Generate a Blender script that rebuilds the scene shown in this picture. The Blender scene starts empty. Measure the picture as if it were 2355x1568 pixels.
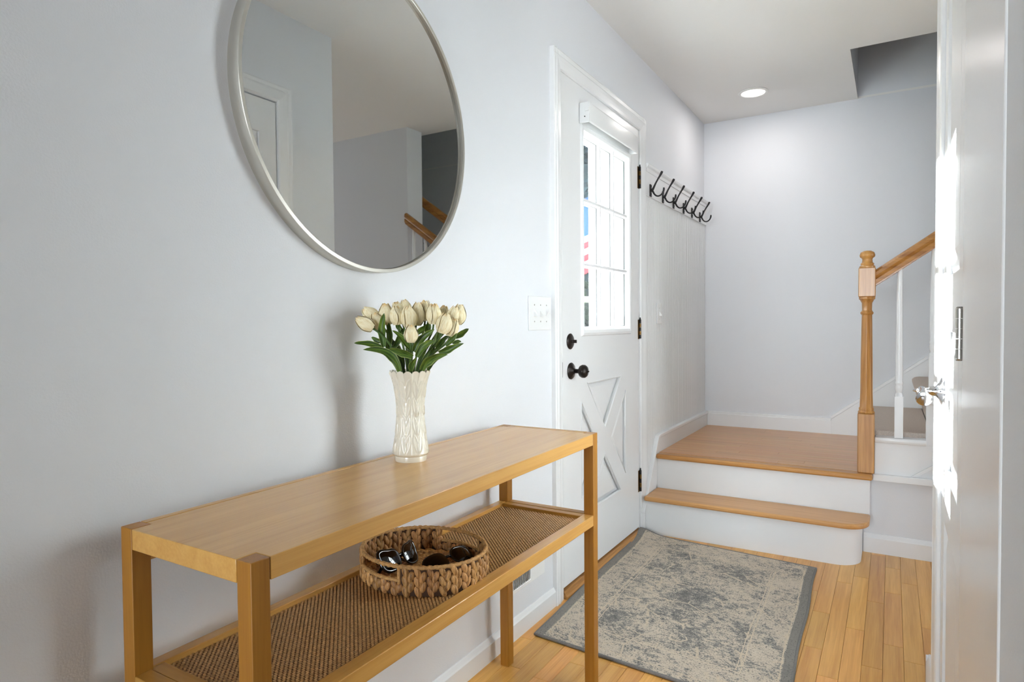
import bpy, bmesh, math, random
import numpy as np
from mathutils import Vector, Matrix
random.seed(7)
S = bpy.context.scene
COL = S.collection
PI = math.pi

def lin(c):
    return tuple(((v/255)/12.92 if v/255 <= .04045 else ((v/255+.055)/1.055)**2.4) for v in c) + (1,)

# ------------------------------------------------------------------ camera, world, lights, exposure
CAMLOC = Vector((1.1118, 0, 1.0844))
CW = Vector((-.51282714, .85806502, -.02706946)); CU = Vector((-.00713405, .02727086, .99960262)); CR = Vector((.85846225, .51281647, -.00786376))
FPX = 1461.85
cam = bpy.data.cameras.new('camera'); camo = bpy.data.objects.new('camera', cam); COL.objects.link(camo)
cam.sensor_width = 36; cam.lens = FPX*36/2355; cam.clip_start = .02
M = Matrix(((CR.x, CU.x, -CW.x, CAMLOC.x), (CR.y, CU.y, -CW.y, CAMLOC.y), (CR.z, CU.z, -CW.z, CAMLOC.z), (0, 0, 0, 1)))
camo.matrix_world = M
S.camera = camo
S.view_settings.view_transform = 'Standard'; S.view_settings.look = 'None'
S.view_settings.gamma = 1; S.view_settings.use_curve_mapping = False
S.view_settings.exposure = 0.0
S.cycles.sample_clamp_indirect = 0   # the sunlit door is bright: its bounce must not be cut

W = bpy.data.worlds.new('sky'); S.world = W; W.use_nodes = True
wn = W.node_tree.nodes; wl = W.node_tree.links; wn.clear()
wo = wn.new('ShaderNodeOutputWorld'); wb = wn.new('ShaderNodeBackground'); ws = wn.new('ShaderNodeTexSky')
ws.sky_type = 'NISHITA'; ws.sun_disc = False; ws.sun_elevation = math.radians(15); ws.sun_rotation = math.radians(-54)
wb.inputs[1].default_value = .3
wl.new(ws.outputs[0], wb.inputs[0]); wl.new(wb.outputs[0], wo.inputs[0])

def light(name, kind, loc, energy, direction=None, size=None, sizey=None, color=(1, 1, 1)):
    l = bpy.data.lights.new(name, kind); o = bpy.data.objects.new(name, l); COL.objects.link(o)
    o.location = loc; l.energy = energy; l.color = color
    if direction: o.rotation_euler = Vector(direction).to_track_quat('-Z', 'Y').to_euler()
    if size and kind == 'AREA':
        l.shape = 'RECTANGLE'; l.size = size; l.size_y = sizey or size
    return o
sun = light('sun', 'SUN', (-6, 7, 3), 122, (1.2, -.84, -.385), color=(1, .98, .97)); sun.data.angle = math.radians(.6)
rl = light('living_room_fill_light', 'AREA', (.75, -2.97, 1.3), 15, (0, 1, 0), 1.2, 1.8, (.87, .94, 1)); rl.data.spread = math.radians(60)  # added soft fill behind the camera, source unseen; spread narrowed to spare the left wall
light('hallway_fill_light', 'AREA', (5.6, 2.78, 1.3), 38, (-1, 0, 0), 1.1, 1.8, (.88, .94, 1))  # added fill from the hallway's unseen end
dl = light('downlight_lamp', 'AREA', (.40, 3.985, 2.428), 2.8, (0, 0, -1), color=(1, .94, .90)); dl.data.shape = 'DISK'; dl.data.size = .13

# ------------------------------------------------------------------ materials
def mat(name, col, rough=.5, metal=0, spec=.5, var=0, vscale=30, bump=0, bscale=200, bdist=.002, coat=0, rnd=0, emit=0):
    m = bpy.data.materials.new(name); m.use_nodes = True
    n = m.node_tree.nodes; l = m.node_tree.links; b = n['Principled BSDF']
    b.inputs['Base Color'].default_value = lin(col); b.inputs['Roughness'].default_value = rough
    b.inputs['Metallic'].default_value = metal; b.inputs['Specular IOR Level'].default_value = spec
    if coat: b.inputs['Coat Weight'].default_value = coat; b.inputs['Coat Roughness'].default_value = .12
    tc = n.new('ShaderNodeTexCoord')
    if var or rnd:
        mx = n.new('ShaderNodeHueSaturation'); mx.inputs['Color'].default_value = lin(col)
        nz = n.new('ShaderNodeTexNoise'); nz.inputs['Scale'].default_value = vscale; nz.inputs['Detail'].default_value = 4
        l.new(tc.outputs['Object'], nz.inputs['Vector'])
        mr = n.new('ShaderNodeMapRange'); mr.inputs[1].default_value = .3; mr.inputs[2].default_value = .7
        mr.inputs[3].default_value = 1-var; mr.inputs[4].default_value = 1+var
        l.new(nz.outputs['Fac'], mr.inputs[0])
        if rnd:
            oi = n.new('ShaderNodeObjectInfo'); m2 = n.new('ShaderNodeMapRange'); m2.inputs[3].default_value = 1-rnd; m2.inputs[4].default_value = 1+rnd
            l.new(oi.outputs['Random'], m2.inputs[0]); mm = n.new('ShaderNodeMath'); mm.operation = 'MULTIPLY'
            l.new(mr.outputs[0], mm.inputs[0]); l.new(m2.outputs[0], mm.inputs[1]); l.new(mm.outputs[0], mx.inputs['Value'])
        else: l.new(mr.outputs[0], mx.inputs['Value'])
        l.new(mx.outputs[0], b.inputs['Base Color'])
    if bump:
        nz = n.new('ShaderNodeTexNoise'); nz.inputs['Scale'].default_value = bscale; nz.inputs['Detail'].default_value = 3
        l.new(tc.outputs['Object'], nz.inputs['Vector'])
        bp = n.new('ShaderNodeBump'); bp.inputs['Strength'].default_value = bump; bp.inputs['Distance'].default_value = bdist
        l.new(nz.outputs['Fac'], bp.inputs['Height']); l.new(bp.outputs[0], b.inputs['Normal'])
    if emit:
        b.inputs['Emission Color'].default_value = lin(col); b.inputs['Emission Strength'].default_value = emit
    return m

def wood(name, light_c, dark_c, axis='y', rough=.4, rnd=0, fine=1.0, coat=0, contrast=.6, knots=False):
    """wood grain drawn out along one axis; every piece takes its own stretch of the grain"""
    m = bpy.data.materials.new(name); m.use_nodes = True
    n = m.node_tree.nodes; l = m.node_tree.links; b = n['Principled BSDF']
    b.inputs['Roughness'].default_value = rough; b.inputs['Specular IOR Level'].default_value = .4
    if coat: b.inputs['Coat Weight'].default_value = coat; b.inputs['Coat Roughness'].default_value = .2
    tc = n.new('ShaderNodeTexCoord'); mp = n.new('ShaderNodeMapping')
    k = 26*fine
    sc = {'x': (1.3, k, k), 'y': (k, 1.3, k), 'z': (k, k, 1.3)}[axis]
    mp.inputs['Scale'].default_value = sc
    l.new(tc.outputs['Object'], mp.inputs['Vector'])
    oi = n.new('ShaderNodeObjectInfo')
    sh = n.new('ShaderNodeVectorMath'); sh.operation = 'SCALE'; sh.inputs[0].default_value = (37, 53, 71)
    l.new(oi.outputs['Random'], sh.inputs['Scale'])
    ad = n.new('ShaderNodeVectorMath'); ad.operation = 'ADD'
    l.new(mp.outputs[0], ad.inputs[0]); l.new(sh.outputs[0], ad.inputs[1])
    n1 = n.new('ShaderNodeTexNoise'); n1.inputs['Scale'].default_value = 1; n1.inputs['Detail'].default_value = 5; n1.inputs['Distortion'].default_value = .6
    n2 = n.new('ShaderNodeTexNoise'); n2.inputs['Scale'].default_value = 6; n2.inputs['Detail'].default_value = 3
    l.new(ad.outputs[0], n1.inputs['Vector']); l.new(ad.outputs[0], n2.inputs['Vector'])
    mixf = n.new('ShaderNodeMath'); mixf.operation = 'MULTIPLY_ADD'; mixf.inputs[1].default_value = .35
    l.new(n2.outputs['Fac'], mixf.inputs[0])
    ml = n.new('ShaderNodeMath'); ml.operation = 'MULTIPLY'; ml.inputs[1].default_value = .65
    l.new(n1.outputs['Fac'], ml.inputs[0]); l.new(ml.outputs[0], mixf.inputs[2])
    cr = n.new('ShaderNodeValToRGB')
    cr.color_ramp.elements[0].position = .5-.22/contrast*.6; cr.color_ramp.elements[1].position = .5+.16/contrast*.6
    cr.color_ramp.elements[0].color = lin(dark_c); cr.color_ramp.elements[1].color = lin(light_c)
    l.new(mixf.outputs[0], cr.inputs[0])
    out = cr.outputs[0]
    if rnd:
        hs = n.new('ShaderNodeHueSaturation'); mr = n.new('ShaderNodeMapRange'); mr.inputs[3].default_value = 1-rnd; mr.inputs[4].default_value = 1+rnd*.8
        l.new(oi.outputs['Random'], mr.inputs[0]); l.new(mr.outputs[0], hs.inputs['Value']); l.new(out, hs.inputs['Color'])
        wn_ = n.new('ShaderNodeTexWhiteNoise'); wn_.noise_dimensions = '1D'; l.new(oi.outputs['Random'], wn_.inputs['W'])
        mr2 = n.new('ShaderNodeMapRange'); mr2.inputs[3].default_value = .494; mr2.inputs[4].default_value = .504
        l.new(wn_.outputs['Value'], mr2.inputs[0]); l.new(mr2.outputs[0], hs.inputs['Hue']); out = hs.outputs[0]
    if knots:
        vo = n.new('ShaderNodeTexVoronoi'); vo.inputs['Scale'].default_value = 11; l.new(tc.outputs['Object'], vo.inputs['Vector'])
        c2 = n.new('ShaderNodeValToRGB'); c2.color_ramp.elements[0].position = .03; c2.color_ramp.elements[1].position = .11
        c2.color_ramp.elements[0].color = (.28, .2, .14, 1); c2.color_ramp.elements[1].color = (1, 1, 1, 1)
        l.new(vo.outputs['Distance'], c2.inputs[0])
        mx = n.new('ShaderNodeMixRGB'); mx.blend_type = 'MULTIPLY'; mx.inputs[0].default_value = 1
        l.new(out, mx.inputs[1]); l.new(c2.outputs[0], mx.inputs[2]); out = mx.outputs[0]
    l.new(out, b.inputs['Base Color'])
    bp = n.new('ShaderNodeBump'); bp.inputs['Strength'].default_value = .12; bp.inputs['Distance'].default_value = .0006
    l.new(n2.outputs['Fac'], bp.inputs['Height']); l.new(bp.outputs[0], b.inputs['Normal'])
    return m

WALL = mat('wall_paint', (230, 232, 236), .62, spec=.3, bump=.22, bscale=260, bdist=.0016)
WALLG = mat('grey_wall_paint', (228, 230, 234), .6, spec=.3, bump=.22, bscale=260, bdist=.0016)
CEIL = mat('ceiling_paint', (240, 239, 237), .8, spec=.2, bump=.2, bscale=180, bdist=.0015)
TRIM = mat('white_gloss_paint', (238, 239, 240), .26, spec=.5, bump=.03, bscale=60)
DOORP = mat('white_door_paint', (236, 237, 238), .3, spec=.5, bump=.06, bscale=140, bdist=.0008)
RISERP = mat('white_riser_paint', (236, 238, 240), .38, bump=.05, bscale=50)
PLASTIC = mat('white_plastic', (238, 239, 239), .3)
OAKF = wood('oak_floor', (238, 182, 98), (206, 142, 62), 'y', .33, rnd=.15, fine=1.5, coat=.25)
OAKL = wood('oak_landing', (222, 170, 116), (196, 138, 84), 'x', .33, rnd=.07, fine=1.5, coat=.25)
OAKT = wood('oak_tread', (220, 168, 108), (192, 136, 76), 'x', .36, fine=1.5, coat=.2)
OAKN = wood('oak_nosing', (206, 152, 86), (166, 108, 50), 'x', .36, fine=1.5, coat=.2)
SILL = wood('oak_sill', (196, 142, 78), (130, 84, 40), 'y', .42, fine=1.6, contrast=.9)
NEWEL = wood('golden_oak_newel', (206, 152, 84), (158, 102, 44), 'z', .32, fine=1.5, coat=.3, contrast=.8)
RAILW = wood('golden_oak_rail', (196, 138, 68), (146, 92, 38), 'x', .32, fine=1.6, coat=.3, contrast=.8)
BAMY = wood('honey_wood_lengthwise', (218, 168, 90), (202, 148, 70), 'y', .36, fine=1.4, contrast=.75, coat=.55)  # one wood in three tones: the light falling on the top is in this colour
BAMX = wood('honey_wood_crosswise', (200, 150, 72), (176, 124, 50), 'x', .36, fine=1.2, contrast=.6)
BAMZ = wood('honey_wood_upright', (178, 124, 46), (152, 98, 30), 'z', .38, fine=1.2, contrast=.6)  # same wood as the top, toned darker for how light falls on the legs
CANE = mat('woven_cane', (206, 160, 104), .5, var=.22, vscale=180)
CANED = mat('dark_backing', (84, 54, 30), .8)  # dark brown for the shade in the cane's gaps; the mirror's board shares it
MIRROR = mat('mirror_silver', (202, 202, 200), .015, metal=1)
FRAME = mat('brushed_champagne_metal', (196, 193, 184), .34, metal=.75)
DARKM = mat('dark_bronze', (44, 38, 35), .32, metal=.6)
BLACKM = mat('black_iron', (26, 25, 26), .4, metal=.3)
CHROME = mat('polished_chrome', (225, 225, 228), .09, metal=1)
NICKEL = mat('brushed_nickel', (176, 174, 170), .3, metal=1)
BRASS = mat('worn_brass_hinge', (120, 92, 52), .35, metal=.9, var=.5, vscale=60)
CERAM = mat('cream_glazed_ceramic', (236, 228, 210), .2, coat=.4, var=.03, vscale=20)
def petal_mat():
    m = mat('cream_petal', (246, 234, 196), .55, spec=.3)
    n = m.node_tree.nodes; l = m.node_tree.links; b = n['Principled BSDF']
    tc = n.new('ShaderNodeTexCoord'); mp = n.new('ShaderNodeMapping'); mp.inputs['Scale'].default_value = (16, 16, 1.6)
    l.new(tc.outputs['Object'], mp.inputs[0]); nz = n.new('ShaderNodeTexNoise'); nz.inputs['Scale'].default_value = 1; nz.inputs['Detail'].default_value = 3
    oi = n.new('ShaderNodeObjectInfo'); av = n.new('ShaderNodeVectorMath'); av.operation = 'ADD'; l.new(mp.outputs[0], av.inputs[0])
    sv = n.new('ShaderNodeVectorMath'); sv.operation = 'SCALE'; sv.inputs[0].default_value = (9, 17, 5); l.new(oi.outputs['Random'], sv.inputs['Scale']); l.new(sv.outputs[0], av.inputs[1])
    l.new(av.outputs[0], nz.inputs['Vector'])
    cr = n.new('ShaderNodeValToRGB'); cr.color_ramp.elements[0].position = .30; cr.color_ramp.elements[0].color = lin((236, 216, 164)); cr.color_ramp.elements[1].position = .55; cr.color_ramp.elements[1].color = lin((252, 240, 204))
    l.new(nz.outputs['Fac'], cr.inputs[0])
    sp = n.new('ShaderNodeSeparateXYZ'); l.new(tc.outputs['Object'], sp.inputs[0])
    mr = n.new('ShaderNodeMapRange'); mr.inputs[1].default_value = .78; mr.inputs[2].default_value = 1.0; l.new(sp.outputs[2], mr.inputs[0])
    mm = n.new('ShaderNodeMath'); mm.operation = 'MULTIPLY'; l.new(mr.outputs[0], mm.inputs[0]); l.new(oi.outputs['Random'], mm.inputs[1])
    mx = n.new('ShaderNodeMixRGB'); l.new(mm.outputs[0], mx.inputs[0]); l.new(cr.outputs[0], mx.inputs[1]); mx.inputs[2].default_value = lin((236, 186, 96))
    l.new(mx.outputs[0], b.inputs['Base Color'])
    bp = n.new('ShaderNodeBump'); bp.inputs['Strength'].default_value = .22; bp.inputs['Distance'].default_value = .015; l.new(nz.outputs['Fac'], bp.inputs['Height']); l.new(bp.outputs[0], b.inputs['Normal'])
    return m
PETAL = petal_mat()
PETALO = mat('yellow_petal_heart', (240, 196, 96), .6)
def leaf_mat():
    m = mat('tulip_leaf_green', (74, 104, 38), .42, spec=.4)
    n = m.node_tree.nodes; l = m.node_tree.links; b = n['Principled BSDF']
    uv = n.new('ShaderNodeUVMap'); sp = n.new('ShaderNodeSeparateXYZ'); l.new(uv.outputs[0], sp.inputs[0])
    mp = n.new('ShaderNodeMapping'); mp.inputs['Scale'].default_value = (9, 2.2, 1); l.new(uv.outputs[0], mp.inputs[0])
    oi = n.new('ShaderNodeObjectInfo'); av = n.new('ShaderNodeVectorMath'); av.operation = 'ADD'; l.new(mp.outputs[0], av.inputs[0])
    sv = n.new('ShaderNodeVectorMath'); sv.operation = 'SCALE'; sv.inputs[0].default_value = (9, 17, 5); l.new(oi.outputs['Random'], sv.inputs['Scale']); l.new(sv.outputs[0], av.inputs[1])
    nz = n.new('ShaderNodeTexNoise'); nz.inputs['Scale'].default_value = 1; nz.inputs['Detail'].default_value = 4; l.new(av.outputs[0], nz.inputs['Vector'])
    cr = n.new('ShaderNodeValToRGB'); e = cr.color_ramp.elements
    e[0].position = .32; e[0].color = lin((40, 60, 26)); e[1].position = .68; e[1].color = lin((124, 148, 52)); q = e.new(.5); q.color = lin((72, 102, 36))
    l.new(nz.outputs['Fac'], cr.inputs[0])
    ab = n.new('ShaderNodeMath'); ab.operation = 'ABSOLUTE'; su = n.new('ShaderNodeMath'); su.operation = 'SUBTRACT'; su.inputs[1].default_value = .5; l.new(sp.outputs[0], su.inputs[0]); l.new(su.outputs[0], ab.inputs[0])
    mr = n.new('ShaderNodeMapRange'); mr.inputs[1].default_value = .40; mr.inputs[2].default_value = .5; mr.inputs[4].default_value = .75; l.new(ab.outputs[0], mr.inputs[0])
    mx = n.new('ShaderNodeMixRGB'); l.new(mr.outputs[0], mx.inputs[0]); l.new(cr.outputs[0], mx.inputs[1]); mx.inputs[2].default_value = lin((176, 188, 112))
    l.new(mx.outputs[0], b.inputs['Base Color'])
    return m
LEAF = leaf_mat()
STEM = mat('tulip_stem_green', (70, 98, 42), .5, var=.25, vscale=40)
WICK = wood('braided_water_hyacinth', (214, 164, 104), (116, 72, 34), 'z', .5, rnd=.22, fine=9, contrast=1.0)
WICKD = mat('dark_basket_core', (70, 44, 24), .8)
WICKR = mat('twisted_rim_fibre', (196, 150, 92), .6, var=.3, vscale=150, bump=.6, bscale=400)
BLKG = mat('glossy_black_plastic', (10, 10, 11), .07, coat=.5)
BLKL = mat('dark_lens', (6, 6, 7), .04, spec=.6)
CARPET = mat('beige_carpet', (228, 214, 202), .95, spec=.1, var=.14, vscale=320, bump=.9, bscale=380, bdist=.006)
VENTD = mat('vent_dark', (20, 20, 22), .9)
LAMP = mat('lit_diffuser', (255, 248, 240), .5, emit=6)
GREEN = mat('hedge_leaf', (50, 66, 44), .6, var=.4, vscale=9, rnd=.2)
GREENB = mat('bluish_tree_leaf', (52, 74, 86), .6, var=.4, vscale=6)
BARK = mat('bark', (92, 76, 62), .9)
GROUND = mat('lawn_ground', (120, 140, 90), .9, var=.3, vscale=3)
WALLX = mat('outdoor_white_paint', (240, 241, 243), .5)
STONE = mat('pale_porch_slab', (190, 188, 184), .8, var=.1, vscale=6)
FLAGB = mat('flag_blue', (52, 92, 168), .8); FLAGR = mat('flag_red', (222, 60, 70), .8); FLAGW = mat('flag_white', (244, 244, 246), .8)
def glass_mat():
    m = bpy.data.materials.new('window_glass'); m.use_nodes = True
    n = m.node_tree.nodes; l = m.node_tree.links; n.clear()
    o = n.new('ShaderNodeOutputMaterial'); mx = n.new('ShaderNodeMixShader'); t = n.new('ShaderNodeBsdfTransparent'); g = n.new('ShaderNodeBsdfGlossy')
    t.inputs[0].default_value = (.95, .975, .98, 1); g.inputs['Roughness'].default_value = .02; mx.inputs[0].default_value = .06
    l.new(t.outputs[0], mx.inputs[1]); l.new(g.outputs[0], mx.inputs[2]); l.new(mx.outputs[0], o.inputs[0])
    return m
GLASS = glass_mat()
def rug_mat():
    """flat woven print: distances to the rug's own edges (UV in metres) make the bands, noise the worn field"""
    m = bpy.data.materials.new('distressed_rug_pile'); m.use_nodes = True
    n = m.node_tree.nodes; l = m.node_tree.links; b = n['Principled BSDF']
    b.inputs['Roughness'].default_value = .95; b.inputs['Specular IOR Level'].default_value = .1
    uv = n.new('ShaderNodeUVMap'); sp = n.new('ShaderNodeSeparateXYZ'); l.new(uv.outputs[0], sp.inputs[0])
    def mth(op, a, c=None, clamp=False):
        q = n.new('ShaderNodeMath'); q.operation = op; q.use_clamp = clamp
        for i, v in enumerate((a, c)):
            if v is None: continue
            if isinstance(v, (int, float)): q.inputs[i].default_value = v
            else: l.new(v, q.inputs[i])
        return q.outputs[0]
    RW, RL = .80, 1.18
    dx = mth('SUBTRACT', RW/2, mth('ABSOLUTE', mth('SUBTRACT', sp.outputs[0], RW/2)))
    dy = mth('SUBTRACT', RL/2, mth('ABSOLUTE', mth('SUBTRACT', sp.outputs[1], RL/2)))
    d = mth('MINIMUM', dx, dy)
    wv = n.new('ShaderNodeTexNoise'); wv.inputs['Scale'].default_value = 60; l.new(uv.outputs[0], wv.inputs['Vector'])
    d = mth('ADD', d, mth('MULTIPLY', mth('SUBTRACT', wv.outputs['Fac'], .5), .006))
    def noise(scale, det=3, stretch=(1, 1, 1), rough=.6):
        mp = n.new('ShaderNodeMapping'); mp.inputs['Scale'].default_value = stretch; l.new(uv.outputs[0], mp.inputs[0])
        q = n.new('ShaderNodeTexNoise'); q.inputs['Scale'].default_value = scale; q.inputs['Detail'].default_value = det; q.inputs['Roughness'].default_value = rough
        l.new(mp.outputs[0], q.inputs['Vector']); return q.outputs['Fac']
    def line(at, w):
        return mth('LESS_THAN', mth('ABSOLUTE', mth('SUBTRACT', d, at)), w)
    big = noise(6, 2); mid = noise(46, 5, (.9, 1.35, 1), .78); spk = noise(200, 2, (.8, 1.3, 1))
    vo = n.new('ShaderNodeTexVoronoi'); vo.inputs['Scale'].default_value = 5.2; vo.inputs['Randomness'].default_value = .35; l.new(uv.outputs[0], vo.inputs['Vector'])
    ros = mth('SUBTRACT', .5, mth('ABSOLUTE', mth('SUBTRACT', mth('FRACT', mth('MULTIPLY', vo.outputs['Distance'], 4.2)), .5)))
    field = mth('ADD', mth('ADD', mth('MULTIPLY', big, .55), mth('MULTIPLY', mid, .95)), mth('ADD', mth('MULTIPLY', spk, .67), mth('MULTIPLY', ros, .16)))
    inborder = mth('LESS_THAN', d, .15)
    field = mth('ADD', field, mth('MULTIPLY', inborder, .07))
    cr = n.new('ShaderNodeValToRGB'); e = cr.color_ramp.elements
    e[0].position = .45; e[0].color = lin((116, 114, 112)); e[1].position = .67; e[1].color = lin((214, 200, 182))
    q = e.new(.535); q.color = lin((146, 143, 138)); q = e.new(.56); q.color = lin((200, 187, 170))
    l.new(mth('MULTIPLY', field, .485), cr.inputs[0])
    lines = mth('MAXIMUM', mth('MAXIMUM', line(.037, .0022), line(.142, .0022)), line(.156, .0018))
    vb = n.new('ShaderNodeTexVoronoi'); vb.feature = 'DISTANCE_TO_EDGE'; vb.distance = 'EUCLIDEAN'; vb.inputs['Scale'].default_value = 8; l.new(uv.outputs[0], vb.inputs['Vector'])
    tra = mth('MULTIPLY', mth('LESS_THAN', vb.outputs['Distance'], .022), mth('GREATER_THAN', noise(11, 2), .52))
    lines = mth('MAXIMUM', mth('MULTIPLY', lines, mth('GREATER_THAN', noise(70, 2), .4)), mth('MULTIPLY', tra, .8), True)
    m1 = n.new('ShaderNodeMixRGB'); l.new(lines, m1.inputs[0]); l.new(cr.outputs[0], m1.inputs[1]); m1.inputs[2].default_value = lin((214, 198, 176))
    edge = mth('MAXIMUM', mth('LESS_THAN', dx, .031), mth('LESS_THAN', dy, .006))
    m2 = n.new('ShaderNodeMixRGB'); l.new(mth('MULTIPLY', edge, .9), m2.inputs[0]); l.new(m1.outputs[0], m2.inputs[1]); m2.inputs[2].default_value = lin((136, 133, 128))
    m3 = n.new('ShaderNodeMixRGB'); dk = mth('LESS_THAN', spk, .385); l.new(mth('MULTIPLY', dk, .6), m3.inputs[0]); l.new(m2.outputs[0], m3.inputs[1]); m3.inputs[2].default_value = lin((70, 66, 64))
    l.new(m3.outputs[0], b.inputs['Base Color'])
    bp = n.new('ShaderNodeBump'); bp.inputs['Strength'].default_value = .8; bp.inputs['Distance'].default_value = .003
    l.new(spk, bp.inputs['Height']); l.new(bp.outputs[0], b.inputs['Normal'])
    return m
RUG = rug_mat()
RUGE = mat('rug_binding', (124, 121, 118), .9, var=.15, vscale=200)

# ------------------------------------------------------------------ mesh helpers
class MB:
    def __init__(s): s.v = []; s.f = []
    def add(s, vs, fs):
        k = len(s.v); s.v += [tuple(v) for v in vs]; s.f += [tuple(i+k for i in f) for f in fs]; return s
    def box(s, x0, x1, y0, y1, z0, z1):
        return s.add([(x0, y0, z0), (x1, y0, z0), (x1, y1, z0), (x0, y1, z0), (x0, y0, z1), (x1, y0, z1), (x1, y1, z1), (x0, y1, z1)],
                     [(0, 3, 2, 1), (4, 5, 6, 7), (0, 1, 5, 4), (1, 2, 6, 5), (2, 3, 7, 6), (3, 0, 4, 7)])
    def prism(s, poly, axis, a, b):
        """poly in the two other axes (in xyz order), drawn out along axis from a to b"""
        n = len(poly)
        def P(p, t): return {'x': (t, p[0], p[1]), 'y': (p[0], t, p[1]), 'z': (p[0], p[1], t)}[axis]
        vs = [P(p, a) for p in poly]+[P(p, b) for p in poly]
        fs = [tuple(range(n))[::-1], tuple(range(n, 2*n))]+[(i, (i+1) % n, n+(i+1) % n, n+i) for i in range(n)]
        return s.add(vs, fs)
    def lathe(s, prof, c, axis='z', n=24, cap=True):
        vs = []; fs = []
        for r, h in prof:
            for i in range(n):
                t = 2*PI*i/n; a, b = r*math.cos(t), r*math.sin(t)
                vs.append({'z': (c[0]+a, c[1]+b, c[2]+h), 'x': (c[0]+h, c[1]+a, c[2]+b), 'y': (c[0]+a, c[1]+h, c[2]+b)}[axis])
        m = len(prof)
        for j in range(m-1):
            for i in range(n): fs.append((j*n+i, j*n+(i+1) % n, (j+1)*n+(i+1) % n, (j+1)*n+i))
        if cap: fs.append(tuple(range(n))[::-1]); fs.append(tuple(range((m-1)*n, m*n)))
        return s.add(vs, fs)
    def tube(s, pts, rad, n=8, closed=False, flat=1.0, upv=None):
        pts = [Vector(p) for p in pts]; N = len(pts); vs = []; fs = []
        rad = rad if isinstance(rad, (list, tuple)) else [rad]*N
        up = Vector(upv) if upv else None
        prev = None
        for i, p in enumerate(pts):
            t = (pts[(i+1) % N]-pts[i-1]) if closed else (pts[min(i+1, N-1)]-pts[max(i-1, 0)])
            t.normalize()
            if up: a = up - t*up.dot(t)
            elif prev is None: a = t.orthogonal()
            else: a = prev - t*prev.dot(t)
            a.normalize(); prev = a; b = t.cross(a)
            for k in range(n):
                q = 2*PI*k/n; vs.append(p+a*math.cos(q)*rad[i]+b*math.sin(q)*rad[i]*flat)
        R = N if closed else N-1
        for j in range(R):
            for k in range(n):
                fs.append((j*n+k, j*n+(k+1) % n, ((j+1) % N)*n+(k+1) % n, ((j+1) % N)*n+k))
        if not closed: fs.append(tuple(range(n))[::-1]); fs.append(tuple(range((N-1)*n, N*n)))
        return s.add(vs, fs)
    def ell(s, c, r, rot=None, n=8, m=6, pw=1.0):
        vs = [(0, 0, -1)]; fs = []
        for j in range(1, m):
            ph = -PI/2+PI*j/m
            for i in range(n):
                t = 2*PI*i/n; vs.append((math.cos(ph)**pw*math.cos(t), math.cos(ph)**pw*math.sin(t), math.sin(ph)))
        vs.append((0, 0, 1)); L = len(vs)-1
        for i in range(n): fs.append((0, 1+(i+1) % n, 1+i)); fs.append((L, 1+(m-2)*n+i, 1+(m-2)*n+(i+1) % n))
        for j in range(m-2):
            for i in range(n): fs.append((1+j*n+i, 1+j*n+(i+1) % n, 1+(j+1)*n+(i+1) % n, 1+(j+1)*n+i))
        out = []
        for v in vs:
            w = Vector((v[0]*r[0], v[1]*r[1], v[2]*r[2]))
            if rot is not None: w = rot @ w
            out.append(w+Vector(c))
        return s.add(out, fs)
    def mesh(s, name, off=(0, 0, 0)):
        me = bpy.data.meshes.new(name)
        me.from_pydata([(v[0]-off[0], v[1]-off[1], v[2]-off[2]) for v in s.v], [], s.f); me.validate(); me.update()
        bm = bmesh.new(); bm.from_mesh(me); bmesh.ops.recalc_face_normals(bm, faces=bm.faces); bm.to_mesh(me); bm.free()
        return me
    def build(s, name, m, parent=None, bevel=0, smooth=False, seg=2, loc=None, angle=None):
        """links ONE object; vertices are given in world space and stored relative to loc or the parent's place"""
        base = Vector(loc) if loc else (WL(parent) if parent else Vector((0, 0, 0)))
        o = bpy.data.objects.new(name, s.mesh(name, base)); COL.objects.link(o)
        o.data.materials.append(m)
        if parent:
            o.parent = parent; o.location = base-WL(parent)
        else: o.location = base
        if bevel:
            bv = o.modifiers.new('bevel', 'BEVEL'); bv.width = bevel; bv.segments = seg; bv.limit_method = 'ANGLE'; bv.angle_limit = math.radians(35)
        if smooth or bevel:
            for p in o.data.polygons: p.use_smooth = True
            if not smooth or angle:
                o.data.set_sharp_from_angle(angle=math.radians(angle or 40))
        return o
def WL(o):
    v = Vector((0, 0, 0))
    while o: v = v+Vector(o.location); o = o.parent
    return v
def tag(o, label=None, cat=None, group=None, kind=None):
    for k, v in (('label', label), ('category', cat), ('group', group), ('kind', kind)):
        if v: o[k] = v
    return o
def thing(name, loc, label, cat, group=None):
    o = bpy.data.objects.new(name, None); COL.objects.link(o); o.location = loc; o.empty_display_size = .05
    return tag(o, label, cat, group)
def struct(o): o['kind'] = 'structure'; return o
def sroot(name, loc=(0, 0, 0)):
    o = bpy.data.objects.new(name, None); COL.objects.link(o); o.location = loc; return struct(o)
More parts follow.
